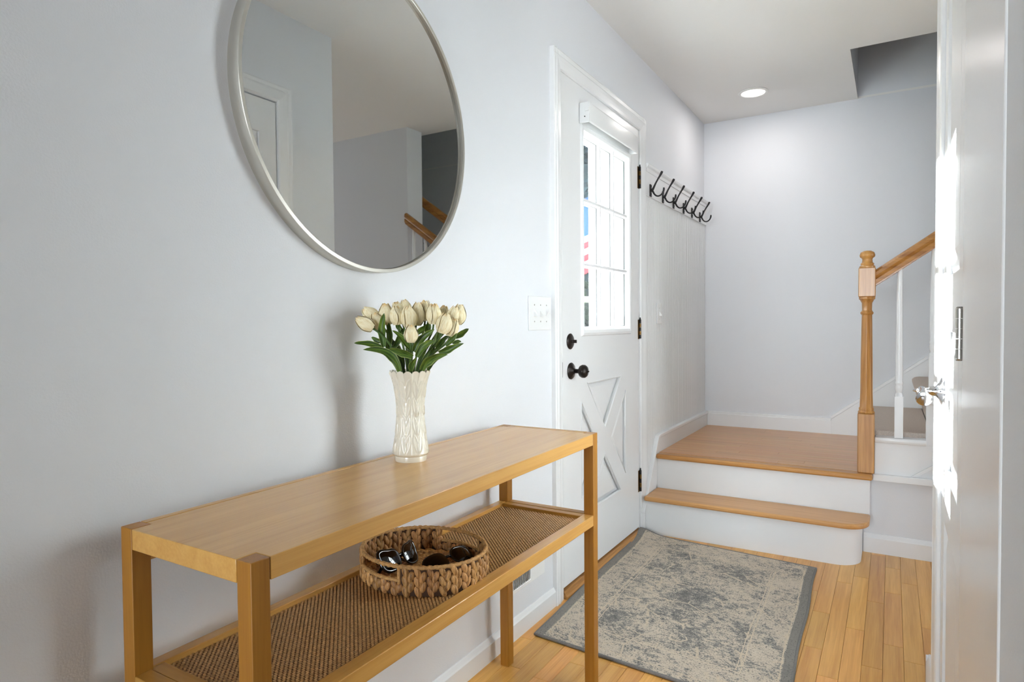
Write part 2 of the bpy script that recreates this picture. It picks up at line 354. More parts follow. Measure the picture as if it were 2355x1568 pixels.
def sheet(name, outer, holes, axis, a, b, m, parent=None, bevel=0):
    """flat board with holes: outline and holes in the two other axes, thickness a..b along axis"""
    cu = bpy.data.curves.new('tmp', 'CURVE'); cu.dimensions = '2D'; cu.fill_mode = 'BOTH'; cu.extrude = abs(b-a)/2
    for lp in [outer]+holes:
        sp = cu.splines.new('POLY'); sp.points.add(len(lp)-1); sp.use_cyclic_u = True
        for p, q in zip(sp.points, lp): p.co = (q[0], q[1], 0, 1)
    t = bpy.data.objects.new('tmp', cu); COL.objects.link(t); bpy.context.view_layer.update()
    me = bpy.data.meshes.new_from_object(t.evaluated_get(bpy.context.evaluated_depsgraph_get()))
    bpy.data.objects.remove(t); bpy.data.curves.remove(cu)
    mb = MB(); mid = (a+b)/2
    vs = []
    for v in me.vertices:
        u, w, h = v.co
        vs.append({'x': (mid+h, u, w), 'y': (u, mid+h, w), 'z': (u, w, mid+h)}[axis])
    mb.add(vs, [tuple(p.vertices) for p in me.polygons])
    bpy.data.meshes.remove(me)
    me = mb.mesh(name)
    bm = bmesh.new(); bm.from_mesh(me); bmesh.ops.remove_doubles(bm, verts=bm.verts, dist=1e-5); bmesh.ops.recalc_face_normals(bm, faces=bm.faces)
    base = WL(parent) if parent else Vector((0, 0, 0))
    bmesh.ops.translate(bm, verts=bm.verts, vec=-base); bm.to_mesh(me); bm.free()
    o = bpy.data.objects.new(name, me); COL.objects.link(o); o.data.materials.append(m)
    if parent: o.parent = parent
    if bevel:
        bv = o.modifiers.new('bevel', 'BEVEL'); bv.width = bevel; bv.segments = 1; bv.limit_method = 'ANGLE'; bv.angle_limit = math.radians(35)
    return o
def rect(a0, a1, b0, b1): return [(a0, b0), (a1, b0), (a1, b1), (a0, b1)]
def copy_to(o, loc=None, rot=None, parent=None, label=None):
    c = o.copy(); COL.objects.link(c)
    if parent is not None: c.parent = parent
    if loc is not None: c.location = loc
    if rot is not None: c.rotation_euler = rot
    if label: c['label'] = label
    return c
def copy_tree(o, loc, label=None):
    c = copy_to(o, loc, label=label)
    for ch in list(o.children):
        k = copy_to(ch, parent=c)
        for g in list(ch.children): copy_to(g, parent=k)
    return c

# ------------------------------------------------------------------ the setting
H = 2.438; YB = 4.445
# left wall with the front door's opening
wl_ = sheet('wall_left', rect(-3.0, YB+.1, -.05, 4.6), [rect(2.222, 3.13, -.04, 2.075)], 'x', -.13, 0, WALL); struct(wl_)
struct(MB().box(-.13, 4.0, YB, YB+.12, -.05, 4.6).build('wall_back', WALLG))
# right wall with the closet door's opening, its end towards the hallway
XR = 1.217
wr = sheet('wall_right', rect(.62, 2.175, -.05, H), [rect(1.343, 1.853, -.04, 2.045)], 'x', XR, XR+.11, WALLG); struct(wr)
struct(MB().box(XR+.11, 5.6, 2.06, 2.175, -.05, H).build('wall_hallway', WALLG))
struct(MB().box(XR+.11, 5.6, .62, .72, -.05, H).build('wall_living_room', WALLG))
struct(sheet('wall_rear', rect(-.13, 5.72, -.05, H), [rect(.15, 1.35, .4, 2.2)], 'y', -3.1, -3.0, WALL))
struct(sheet('wall_far_end', rect(-3.1, 3.57, -.05, H), [rect(2.2, 3.35, .4, 2.25)], 'x', 5.6, 5.72, WALL))
# wall carrying the stair, low beside the rail, full height further along
struct(MB().box(1.0, 1.8, 3.405, 3.44, -.02, .345).build('wall_stair_low', WALLG))
struct(MB().box(1.8, 5.6, 3.405, 3.565, -.02, 4.6).build('wall_stair', WALLG))
# ceiling with the stairwell opening, the well above it
ceil = sheet('ceiling', rect(-.13, 5.72, -3.1, YB), [rect(.924, 4.0, 3.622, YB-.002)], 'z', H, H+.012, CEIL); struct(ceil)
wt = sroot('wall_stairwell')
MB().box(.82, .9235, 3.56, YB, H+.0125, 4.6).build('well_side', WALLG, wt)
MB().box(.9236, 4.0, 3.5655, 3.6215, H+.0125, 4.6).build('well_front', WALLG, wt)
MB().box(4.0, 4.1, 3.5, YB+.12, -.05, 4.6).build('well_end', WALLG, wt)
MB().box(.8, 4.1, 3.5, YB+.12, 4.6, 4.7).build('well_lid', CEIL, wt)

# floor: strip planks along y, each its own piece; the ones far from view joined
fl = MB().box(-.13, 5.72, -3.1, YB, -.08, -.0215).build('floor', mat('subfloor', (92, 62, 34), .9)); struct(fl)
def plank_mesh(lx, ly, t=.02, ch=.0009):
    a, b = lx/2-.0003, ly/2-.0003
    mb = MB()
    v = []
    for dx, z in ((0, -t), (0, -ch), (ch, 0)):
        v += [(-a+dx, -b+dx, z), (a-dx, -b+dx, z), (a-dx, b-dx, z), (-a+dx, b-dx, z)]
    f = [(8, 9, 10, 11), (0, 3, 2, 1)]
    for k in (0, 4):
        for i in range(4): f.append((k+i, k+(i+1) % 4, k+4+(i+1) % 4, k+4+i))
    mb.add(v, f); return mb
PW = .0575
rest = MB()
row = 0; x = .002
while x < 5.5:
    y = -3.0+random.random()*.5 - .6
    fine = x < 1.72
    while y < 3.4:
        ln = random.choice((.28, .36, .45, .55, .68, .82))*random.uniform(.9, 1.1)
        y0, y1 = max(y, -3.0), min(y+ln, 3.40)
        if y1-y0 > .03:
            if fine and y1 > 1.0:
                o = bpy.data.objects.new('plank', plank_mesh(PW, y1-y0).mesh('plank')); COL.objects.link(o)
                o.data.materials.append(OAKF); o.parent = fl; o.location = (x+PW/2, (y0+y1)/2, -.0002*random.random())
            elif y1 > y0:
                p = plank_mesh(PW, y1-y0); rest.add([(v[0]+x+PW/2, v[1]+(y0+y1)/2, v[2]) for v in p.v], p.f)
        y += ln
    x += PW
tag(rest.build('floor_boards', OAKF, fl), kind='stuff')

# baseboards
def baseboard(name, axis, a, b, at, sgn, h=.078, t=.014, z0=0, m=TRIM):
    """at: wall face; sgn: side it stands out to"""
    prof = [(0, z0), (t*sgn, z0), (t*sgn, z0+h*.78), (t*.75*sgn, z0+h*.84), (t*.35*sgn, z0+h*.97), (t*.2*sgn, z0+h), (0, z0+h)]
    mb = MB()
    if axis == 'y': mb.prism([(at+p[0], p[1]) for p in prof], 'y', a, b)
    else: mb.prism([(at+p[0], p[1]) for p in prof], 'x', a, b)
    return struct(mb.build(name, m))
baseboard('baseboard_left', 'y', -3, 2.152, 0, 1, .072)
baseboard('baseboard_stair', 'x', 1.003, 5.6, 3.405, -1, .088)
struct(MB().prism([(XR, 0), (XR-.0135, 0), (XR-.0135, .095), (XR-.006, .112), (XR, .112)], 'y', 1.93, 2.19)
       .box(XR-.0135, 5.6, 2.175, 2.189, 0, .11).build('baseboard_right', TRIM, bevel=.001))
# trim around the near end of the right wall: two flat boards with a caulk line between
t1 = sroot('trim_1')
MB().box(XR-.0005, XR+.02, 1.070, 1.342, 0, 2.12).build('side_casing', TRIM, t1, bevel=.001)
MB().box(XR-.0025, XR+.02, .872, 1.068, 0, H).build('edge_board', TRIM, t1, bevel=.0025)
# ------------------------------------------------------------------ front door (door_1)
d1 = sroot('door_1', (0, 2.235, 0))
D0, D1, DZ0, DZ1 = 2.237, 3.115, .035, 2.062
G0, G1, GZ0, GZ1 = 2.436, 2.966, 1.060, 1.878   # glazed opening
tri = [[(2.471, .832), (2.866, .832), (2.664, .612)], [(2.925, .760), (2.925, .352), (2.735, .556)],
       [(2.664, .500), (2.866, .282), (2.471, .282)], [(2.412, .760), (2.594, .556), (2.412, .352)]]
sheet('leaf_face', rect(D0, D1, DZ0, DZ1), [rect(G0, G1, GZ0, GZ1)]+tri, 'x', -.014, .004, DOORP, d1, bevel=.0015)
sheet('leaf_core', rect(D0, D1, DZ0, DZ1), [rect(G0, G1, GZ0, GZ1)], 'x', -.045, -.0142, DOORP, d1)
def inset(p, k):
    c = (sum(q[0] for q in p)/3, sum(q[1] for q in p)/3); return [(q[0]+(c[0]-q[0])*k, q[1]+(c[1]-q[1])*k) for q in p]
for t in tri:
    a, b_ = inset(t, .10), inset(t, .34); mb = MB()
    mb.add([(-.0135, *q) for q in a]+[(-.004, *q) for q in b_]+[(-.004, *inset(b_, 0)[i]) for i in range(0)],
           [(0, 1, 4, 3), (1, 2, 5, 4), (2, 0, 3, 5), (3, 4, 5)])
    mb.build('panel', DOORP, d1)
    # moulding round the recess
    tb = MB()
    tb.tube([(-.001, *q) for q in inset(t, .02)], .0075, 6, closed=True)
    tb.build('panel_moulding', DOORP, d1)
# sash moulding standing proud round the glass
mo = MB()
prof = [(.0, 0), (.009, .003), (.011, .010), (.008, .018), (.000, .024), (-.011, .028)]
def ring(y0, y1, z0, z1, x): return [(x, y0, z0), (x, y1, z0), (x, y1, z1), (x, y0, z1)]
vs = []; fs = []
for k, (px_, ins) in enumerate(prof): vs += ring(2.412+ins, 2.990-ins*1.4, 1.030+ins*1.4, 1.908-ins*1.3, .004+px_)
for k in range(len(prof)-1):
    for i in range(4): fs.append((k*4+i, k*4+(i+1) % 4, k*4+4+(i+1) % 4, k*4+4+i))
mo.add(vs, fs); mo.build('sash_moulding', TRIM, d1)
MU = [2.627, 2.787]; MZ = [1.333, 1.601]
for yy in MU:
    MB().prism([(-.034, yy-.010), (-.010, yy-.011), (.001, yy-.006), (.003, yy), (.001, yy+.006), (-.010, yy+.011), (-.034, yy+.010)], 'z', GZ0, GZ1).build('muntin', TRIM, d1)
for zz in MZ:
    MB().prism([(-.034, zz-.010), (-.010, zz-.011), (.001, zz-.006), (.003, zz), (.001, zz+.006), (-.010, zz+.011), (-.034, zz+.010)], 'y', G0, G1).build('muntin', TRIM, d1)
ye = [G0]+MU+[G1]; ze = [GZ0]+MZ+[GZ1]
for i in range(3):
    for j in range(3):
        MB().box(-.018, -.015, ye[i]+.008, ye[i+1]-.008, ze[j]+.008, ze[j+1]-.008).build('pane', GLASS, d1)
sm = MB()
for i in range(3):
    for j in range(3):
        y0, y1, z0, z1 = ye[i]+.011, ye[i+1]-.011, ze[j]+.011, ze[j+1]-.011
        sm.tube([(-.0135, y0, z0), (-.0135, y1, z0), (-.0135, y1, z1), (-.0135, y0, z1)], .0028, 4, closed=True)
sm.build('glazing_bead', mat('grey_glazing_bead', (96, 97, 98), .6), d1)
# knob, deadbolt, latch edge
def knob_set():
    r = MB().lathe([(.0, .0), (.033, 0), (.034, .003), (.029, .008), (.014, .013), (.011, .018), (.0, .018)], (.004, 2.312, .893), 'x', 28).build('knob_rose', DARKM, d1, smooth=True, angle=50)
    g = MB().lathe([(.009, .016), (.009, .034), (.013, .038), (.022, .043), (.0265, .052), (.026, .062), (.020, .070), (.009, .074), (.0, .0745)], (.004, 2.312, .893), 'x', 28).build('knob_grip', DARKM, r, smooth=True, angle=60)
    MB().lathe([(.004, .074), (.003, .080), (.0, .081)], (.004, 2.312, .893), 'x', 10).build('lock_button', DARKM, r, smooth=True)
    b = MB().lathe([(0, 0), (.031, 0), (.032, .003), (.027, .007), (.012, .009), (.0, .0095)], (.004, 2.306, 1.012), 'x', 28).build('deadbolt_rose', DARKM, d1, smooth=True, angle=50)
    MB().lathe([(.007, .008), (.006, .014)], (.004, 2.306, 1.012), 'x', 12).box(.018, .034, 2.3025, 2.3095, 1.0055, 1.0185).build('thumb_turn', DARKM, b, bevel=.0015)
    MB().box(-.001, .0055, 2.231, 2.2375, .872, .932).build('strike_plate', DARKM, d1, bevel=.001)
knob_set()
for z0, z1 in ((1.760, 1.880), (.998, 1.106), (.214, .334)):
    n = 5; h = (z1-z0-.012)/n
    hb = MB().lathe([(.0055, 0), (.0055, h-.0006)], (.0095, 3.121, z0+.006), 'z', 12).lathe([(.0055, 2*h), (.0055, 3*h-.0006)], (.0095, 3.121, z0+.006), 'z', 12).lathe([(.0055, 4*h), (.0055, 5*h-.0006), (.003, 5*h+.004), (.0035, 5*h+.010), (0, 5*h+.012)], (.0095, 3.121, z0+.006), 'z', 12).build('hinge', BLACKM, d1, smooth=True, angle=40)
    MB().lathe([(.0056, h), (.0056, 2*h-.0006)], (.0095, 3.121, z0+.006), 'z', 12).lathe([(.0056, 3*h), (.0056, 4*h-.0006)], (.0095, 3.121, z0+.006), 'z', 12).build('hinge_knuckle', BRASS, hb, smooth=True, angle=40)
    MB().box(.003, .0052, 3.100, 3.121, z0+.004, z1-.006).build('hinge_leaf', BRASS, hb)
# casing, head, sill, jambs
def casing_prof(o, s):   # across, out
    return [(o, 0), (o, .017), (o+s*.006, .0195), (o+s*.020, .0175), (o+s*.026, .0205), (o+s*.040, .017), (o+s*.052, .015), (o+s*.066, .0135), (o+s*.070, .009), (o+s*.070, 0)]
ca = sroot('trim_2', (0, 2.15, 0))
MB().prism([(p[1], p[0]) for p in casing_prof(2.152, 1)], 'z', 0, 2.126).build('casing_latch_side', TRIM, ca)
MB().prism([(p[1], p[0]) for p in casing_prof(3.194, -1)], 'z', 0, 2.126).build('casing_hinge_side', TRIM, ca)
MB().prism([(p[1], p[0]) for p in casing_prof(2.128, -1)], 'y', 2.1535, 3.1925).build('casing_head', TRIM, ca)
MB().box(-.13, .0, 2.222, 2.2345, 0, 2.07).build('jamb', TRIM, ca); MB().box(-.13, .0, 3.1175, 3.13, 0, 2.07).build('jamb', TRIM, ca)
MB().box(-.13, .0, 2.222, 3.13, 2.0645, 2.075).build('jamb_head', TRIM, ca)
s = MB().prism([(-.13, -.02), (.028, -.02), (.030, .002), (.028, .010), (.020, .013), (.012, .030), (-.13, .032)], 'y', 2.224, 3.116).build('door_sill', SILL, ca, bevel=.0012)
# ------------------------------------------------------------------ closet door (door_2) in the right wall
d2 = sroot('door_2', (XR, 1.6, 0))
L0, L1 = 1.347, 1.850
rc = [rect(L0+.085, L1-.085, .20, .62), rect(L0+.085, L1-.085, .74, 1.06), rect(L0+.085, L1-.085, 1.18, 1.90)]
sheet('leaf_face', rect(L0, L1, .012, 2.040), rc, 'x', XR+.001, XR+.013, DOORP, d2, bevel=.001)
MB().box(XR+.0132, XR+.036, L0, L1, .012, 2.040).build('leaf_core', DOORP, d2)
for r in rc:
    (a0, b0), (a1, _), (_, b1), _ = r; mb = MB(); X = XR+.0125
    o_ = [(X, a0+.012, b0+.012), (X, a1-.012, b0+.012), (X, a1-.012, b1-.012), (X, a0+.012, b1-.012)]
    i_ = [(X-.0085, a0+.05, b0+.05), (X-.0085, a1-.05, b0+.05), (X-.0085, a1-.05, b1-.05), (X-.0085, a0+.05, b1-.05)]
    mb.add(o_+i_, [(0, 1, 5, 4), (1, 2, 6, 5), (2, 3, 7, 6), (3, 0, 4, 7), (4, 5, 6, 7)]); mb.build('panel', DOORP, d2)
for z0 in (1.017, 1.775, .22):
    n = 5; h = .088/n; hb = None
    hx, hy = XR-.0045, L0-.001
    hb = MB()
    for k in range(n): hb.lathe([(.0058, k*h+.0004), (.0058, (k+1)*h-.0004)], (hx, hy, z0), 'z', 14)
    hb.lathe([(.0045, -.003), (.0058, 0)], (hx, hy, z0), 'z', 14).lathe([(.0058, .088), (.004, .091)], (hx, hy, z0), 'z', 14)
    hb.build('hinge', NICKEL, d2, smooth=True, angle=40)
# chrome handle: round rose, neck, flared lever and privacy pin
KY, KZ = 1.795, .918
ro = MB().lathe([(0, 0), (.0325, 0), (.033, -.004), (.029, -.007), (.020, -.010), (.013, -.016), (.0105, -.024), (.0105, -.030), (0, -.030)], (XR+.001, KY, KZ), 'x', 32).build('handle_rose', CHROME, d2, smooth=True, angle=60)
MB().lathe([(.0085, -.029), (.0085, -.036), (0, -.036)], (XR+.001, KY, KZ), 'x', 20).build('handle_neck', CHROME, ro, smooth=True, angle=50)
LX = XR-.042
MB().tube([(LX, KY+.016, KZ), (LX, KY+.013, KZ), (LX, KY, KZ), (LX, KY-.030, KZ-.002), (LX, KY-.060, KZ-.005), (LX, KY-.080, KZ-.008), (LX, KY-.092, KZ-.010), (LX, KY-.0935, KZ-.0102)],
          [.0078, .0098, .0094, .0090, .0106, .0132, .0160, .0138], 24).build('lever', CHROME, ro, smooth=True, angle=50)
MB().lathe([(.0045, -.050), (.0035, -.056), (.0022, -.062), (0, -.063)], (XR+.001, KY, KZ), 'x', 12).build('privacy_pin', CHROME, ro, smooth=True)
cb = sroot('trim_3', (XR, 1.85, 0))
def cas2(y0, s): return [(XR+.0, y0), (XR-.012, y0), (XR-.0135, y0+s*.006), (XR-.0105, y0+s*.018), (XR-.0125, y0+s*.026), (XR-.011, y0+s*.046), (XR-.009, y0+s*.062), (XR-.006, y0+s*.068), (XR, y0+s*.070)]
MB().prism(cas2(1.926, -1), 'z', 0, 2.115).build('casing_far_side', TRIM, cb)
MB().prism([(p[0], p[1]) for p in [(XR, 2.117), (XR-.012, 2.117), (XR-.0135, 2.111), (XR-.0105, 2.099), (XR-.0125, 2.091), (XR-.011, 2.071), (XR-.009, 2.055), (XR, 2.047)]], 'y', 1.345, 1.9255).build('casing_head', TRIM, cb)
MB().box(XR+.037, XR+.05, 1.343, 1.853, 0, 2.045).build('door_stop', TRIM, cb)

# ------------------------------------------------------------------ beadboard wainscot, rail, skirtboard on the left wall
wb_ = sroot('trim_4', (0, 3.19, 0))
proto = None; y = 3.1955; BW = .0415
bw = MB()
prof = [(.0, 0), (.0065, .0004), (.009, .002), (.009, .018), (.0065, .0197), (.0065, .0203), (.009, .0222), (.009, .0385), (.0065, .0407), (.0, .0411)]
while y+BW < YB+.02:
    w_ = min(BW, YB-.001-y)
    if proto is None:
        proto = MB().prism([(p[0], p[1]) for p in prof], 'z', .1, 1.822).build('beadboard', TRIM, wb_, loc=(0, 0, 0))
        proto.location = (0, y-3.19, 0)
    else: copy_to(proto, (0, y-3.19, 0))
    y += BW
MB().box(0, .016, 3.196, YB, 1.745, 1.885).build('hook_board', TRIM, wb_, bevel=.003)
MB().prism([(0, 1.885), (.018, 1.885), (.024, 1.890), (.028, 1.902), (.028, 1.908), (0, 1.908)], 'y', 3.196, YB).build('cap_rail', TRIM, wb_, bevel=.001)
MB().prism([(.0, 1.862), (.020, 1.868), (.022, 1.884), (0, 1.885)], 'y', 3.196, YB).build('cove_moulding', TRIM, wb_)
sk = sroot('trim_5', (0, 3.19, 0))
MB().prism([(3.127, .0), (3.127, .108), (3.36, .450), (3.385, .458), (YB, .458), (YB, .30), (3.40, .30), (3.19, .0)], 'x', .0095, .026).build('skirtboard', TRIM, sk, bevel=.002)
MB().prism([(3.124, .105), (3.124, .122), (3.356, .466), (3.385, .475), (YB, .475), (YB, .456), (3.387, .456), (3.366, .45), (3.135, .108)], 'x', .006, .031).build('skirt_cap', TRIM, sk, bevel=.003)
bk = sroot('baseboard_back', (0, YB, .38))
MB().prism([(.026, .37), (.790, .37), (.80, .37), (.80, .462), (.785, .462), (.026, .462)], 'y', YB-.014, YB).prism([(.026, .460), (.785, .460), (.787, .476), (.026, .476)], 'y', YB-.009, YB).build('baseboard', TRIM, bk, bevel=.0015)
MB().prism([(.790, .37), (2.6, .37), (2.6, 1.87), (.790, .478)], 'y', YB-.017, YB).build('stair_skirt', TRIM, bk, bevel=.002)
MB().prism([(.788, .470), (2.6, 1.862), (2.6, 1.885), (.788, .491)], 'y', YB-.021, YB).build('stair_skirt_cap', TRIM, bk, bevel=.002)

# ------------------------------------------------------------------ entry steps up to the landing
LZ = .379; T1 = .195
st = thing('entry_steps', (.03, 3.15, 0), 'two white painted steps with oak treads climbing to the oak plank landing beyond the rug', 'steps')
def rounded(y0, y1, x0, x1, r, n=12):
    p = [(x0, y1), (x0, y0)]
    for i in range(n+1):
        t = -PI/2+PI/2*i/n; p.append((x1-r+r*math.cos(t), y0+r+r*math.sin(t)))
    p.append((x1, y1)); return p
MB().prism(rounded(3.147, 3.402, .0265, 1.000, .105), 'z', -.001, T1-.024).build('riser', RISERP, st, smooth=True, angle=30)
tr = MB().prism(rounded(3.119, 3.336, .0265, 1.033, .105), 'z', T1-.024, T1).build('tread', OAKT, st, bevel=.008, seg=3)
MB().box(.0265, 1.030, 3.337, 4.42, T1-.02, LZ-.026).build('riser', RISERP, st)
MB().box(.0265, 1.041, 3.313, 3.378, LZ-.026, LZ).build('nosing', OAKN, st, bevel=.009, seg=3)
yy = 3.3785; k = 0
while yy < 4.428:
    w_ = min(PW, 4.430-yy); x = .0265; k += 1
    cuts = [.0265, .0265+random.uniform(.25, .75), 1.030]
    for a, b in zip(cuts[:-1], cuts[1:]):
        p = plank_mesh(w_, b-a, .02, .0006)
        o = bpy.data.objects.new('plank', MB().add([(v[1], -v[0], v[2]) for v in p.v], p.f).mesh('plank')); COL.objects.link(o)
        o.data.materials.append(OAKL); o.parent = st
        o.location = Vector(((a+b)/2, yy+w_/2, LZ-.0002*random.random()))-Vector(st.location)
    yy += PW
MB().box(.0265, 1.04, 3.379, 4.43, LZ-.0265, LZ-.0203).build('landing_base', RISERP, st)
# ------------------------------------------------------------------ carpeted flight beyond the newel
cs = thing('carpeted_stairs', (1.04, 3.45, LZ), 'beige carpeted stair flight with white side panel climbing right behind the balusters', 'stairs')
SX0, RUN, RISE = 1.012, .235, .187
for k in range(6):
    x0 = SX0+RUN*k; z1 = LZ+RISE*(k+1)
    # rounded carpet nosing hanging over the riser
    pr = [(x0+.02, z1-RISE+.004), (x0+.018, z1-.055), (x0-.012, z1-.046), (x0-.030, z1-.032), (x0-.031, z1-.012), (x0-.018, z1-.001), (x0+.004, z1+.003), (x0+RUN+.02, z1+.003), (x0+RUN+.02, z1-RISE+.004)]
    MB().prism(pr, 'y', 3.442, 4.427).build('carpet_step', CARPET, cs, bevel=.004, seg=2)
    # painted stringer block and tread return under the balusters
    MB().box(max(x0, 1.0475), 1.7995, 3.395, 3.441, z1-RISE-.034 if k == 0 else z1-RISE-.0448, z1-.045).build('stringer_panel', TRIM, cs)
    if x0 < 1.8-RUN*.5:
        MB().prism([(3.380, z1-.045), (3.376, z1-.032), (3.380, z1-.020), (3.440, z1-.018), (3.440, z1-.045)], 'x', max(x0-.003, 1.0475), min(x0+RUN+.002, 1.7995)).build('tread_return', TRIM, cs, bevel=.003)
    if k == 2: break
MB().box(1.041, 1.7995, 3.372, 3.3945, LZ-.036, LZ-.004).build('ledge_moulding', TRIM, cs, bevel=.003)
MB().prism([(1.19, LZ-.003), (1.215, LZ-.003), (1.55, LZ+.24), (1.55, LZ+.26)], 'y', 3.384, 3.3945).build('diagonal_trim', TRIM, cs, bevel=.001)
# ------------------------------------------------------------------ rail
sr = thing('stair_railing', (1.012, 3.387, LZ), 'golden oak newel post and handrail with white turned balusters at landing edge', 'railing')
NX, NY = 1.012, 3.387
nb = MB().box(NX-.0345, NX+.0345, NY-.0345, NY+.0345, LZ, .655).build('newel_base', NEWEL, sr, bevel=.003)
MB().lathe([(.034, .655), (.035, .661), (.030, .668), (.0315, .676), (.0275, .684), (.0255, .75), (.0245, .9), (.0225, 1.05), (.0215, 1.112), (.0265, 1.118), (.0275, 1.124), (.0225, 1.130), (.0205, 1.136), (.0215, 1.168), (.029, 1.182), (.0335, 1.186), (.0335, 1.196)], (NX, NY, 0), 'z', 8).build('newel_shaft', NEWEL, sr, bevel=.0012)
MB().box(NX-.0345, NX+.0345, NY-.0345, NY+.0345, 1.196, 1.330).build('newel_block', NEWEL, sr, bevel=.003)
MB().lathe([(.032, 1.330), (.0325, 1.338), (.026, 1.344), (.0285, 1.350), (.022, 1.356), (.0205, 1.370), (.024, 1.376), (.0305, 1.381), (.032, 1.390), (.028, 1.402), (.016, 1.409), (0, 1.411)], (NX, NY, 0), 'z', 28).build('newel_cap', NEWEL, sr, smooth=True, angle=50)
SL = .70
hp = [(-.026, -.032), (-.028, -.012), (-.0235, -.006), (-.0285, .006), (-.027, .022), (-.016, .033), (0, .037), (.016, .033), (.027, .022), (.0285, .006), (.0235, -.006), (.028, -.012), (.026, -.032)]
def handrail(x0, x1, zc, y, name, m, parent):
    vs = [(x0, y+p[0], zc+p[1]) for p in hp]+[(x1, y+p[0], zc+(x1-x0)*SL+p[1]) for p in hp]; n = len(hp)
    return MB().add(vs, [tuple(range(n))[::-1], tuple(range(n, 2*n))]+[(i, (i+1) % n, n+(i+1) % n, n+i) for i in range(n)]).build(name, m, parent)
handrail(1.0465, 1.80, 1.286, NY+.01, 'handrail', RAILW, sr)
MB().add([(1.0465, NY+.01-.02, 1.246), (1.0465, NY+.03, 1.246), (1.0465, NY+.03, 1.256), (1.0465, NY-.01, 1.256), (1.80, NY-.01, 1.246+.7535*SL), (1.80, NY+.03, 1.246+.7535*SL), (1.80, NY+.03, 1.256+.7535*SL), (1.80, NY-.01, 1.256+.7535*SL)],
         [(0, 1, 2, 3), (4, 7, 6, 5), (0, 4, 5, 1), (1, 5, 6, 2), (2, 6, 7, 3), (3, 7, 4, 0)]).build('handrail_fillet', RAILW, sr)
for k, bx in enumerate((1.142, 1.272, 1.392, 1.516, 1.642, 1.742)):
    step = int((bx-SX0)//RUN); zb = LZ+RISE*(step+1)-.018; zt = 1.286-.036+(bx-1.0465)*SL
    if step > 2: zb = LZ+RISE*3-.045
    y = NY+.012
    mb = MB().box(bx-.017, bx+.017, y-.017, y+.017, zb, zb+.19)
    mb.lathe([(.017, zb+.19), (.0165, zb+.20), (.0125, zb+.208), (.0155, zb+.222), (.016, zb+.236), (.0145, zb+.244), (.0165, zb+.249), (.0165, zb+.255), (.0145, zb+.26), (.0155, zb+.30), (.0105, zt+.004)], (bx, y, 0), 'z', 16)
    mb.build('baluster', TRIM, sr, smooth=True, angle=35)
# short wall rail seen in the mirror
wr_ = thing('wall_handrail', (1.80, 3.63, 1.9), 'golden oak wall handrail inside the stairwell, seen only in the mirror', 'handrail')
handrail(1.62, 2.6, 1.80, 3.655, 'rail', RAILW, wr_)
MB().tube([(1.95, 3.566, 1.99), (1.95, 3.62, 1.985), (1.95, 3.655, 2.005)], .008, 8).build('bracket', DARKM, wr_, smooth=True)

# ------------------------------------------------------------------ console table
ct = thing('console_table', (.21, 1.13, 0), 'honey wood console table with woven cane lower shelf against the left wall', 'table')
X0, X1, Y0, Y1, TH = .050, .373, .546, 1.720, .764
lw = .0305
for (ax, ay) in ((X0, Y0), (X1-lw, Y0), (X0, Y1-lw), (X1-lw, Y1-lw)):
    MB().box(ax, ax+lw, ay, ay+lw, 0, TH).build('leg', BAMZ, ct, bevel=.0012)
g = .0012
MB().prism([(X0+lw+g, Y0), (X1-lw-g, Y0), (X1-lw-g, Y0+lw+g), (X1, Y0+lw+g), (X1, Y1-lw-g), (X1-lw-g, Y1-lw-g), (X1-lw-g, Y1-.0205), (X0+lw+g, Y1-.0205), (X0+lw+g, Y1-lw-g), (X0+.0165, Y1-lw-g), (X0+.0165, Y0+lw+g), (X0+lw+g, Y0+lw+g)], 'z', TH-.033, TH).build('table_top', BAMY, ct, bevel=.0012)
MB().box(X0, X0+.0143, Y0+lw+g, Y1-lw-g, TH-.064, TH).build('back_rail', BAMY, ct, bevel=.001)
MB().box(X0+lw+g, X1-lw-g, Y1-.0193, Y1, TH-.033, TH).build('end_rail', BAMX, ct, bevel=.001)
SZ = .527
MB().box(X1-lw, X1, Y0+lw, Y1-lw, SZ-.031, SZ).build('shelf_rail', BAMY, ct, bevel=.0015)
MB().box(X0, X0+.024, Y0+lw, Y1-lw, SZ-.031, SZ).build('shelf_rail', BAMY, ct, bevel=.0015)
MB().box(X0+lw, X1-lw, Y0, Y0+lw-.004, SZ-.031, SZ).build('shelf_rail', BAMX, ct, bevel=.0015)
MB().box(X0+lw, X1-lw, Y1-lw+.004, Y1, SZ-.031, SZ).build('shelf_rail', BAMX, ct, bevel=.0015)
IX0, IX1, IY0, IY1 = X0+.025, X1-lw-.001, Y0+lw-.003, Y1-lw+.003
MB().box(IX0, IX1, IY0, IY0+.024, SZ-.026, SZ-.001).build('inner_frame', BAMX, ct, bevel=.001)
MB().box(IX0, IX1, IY1-.024, IY1, SZ-.026, SZ-.001).build('inner_frame', BAMX, ct, bevel=.001)
MB().box(IX0, IX1, IY0+.02, IY1-.02, SZ-.026, SZ-.0135).build('cane_gap_shade', CANED, ct)  # added dark sheet, stands in for shade between the cane ribbons
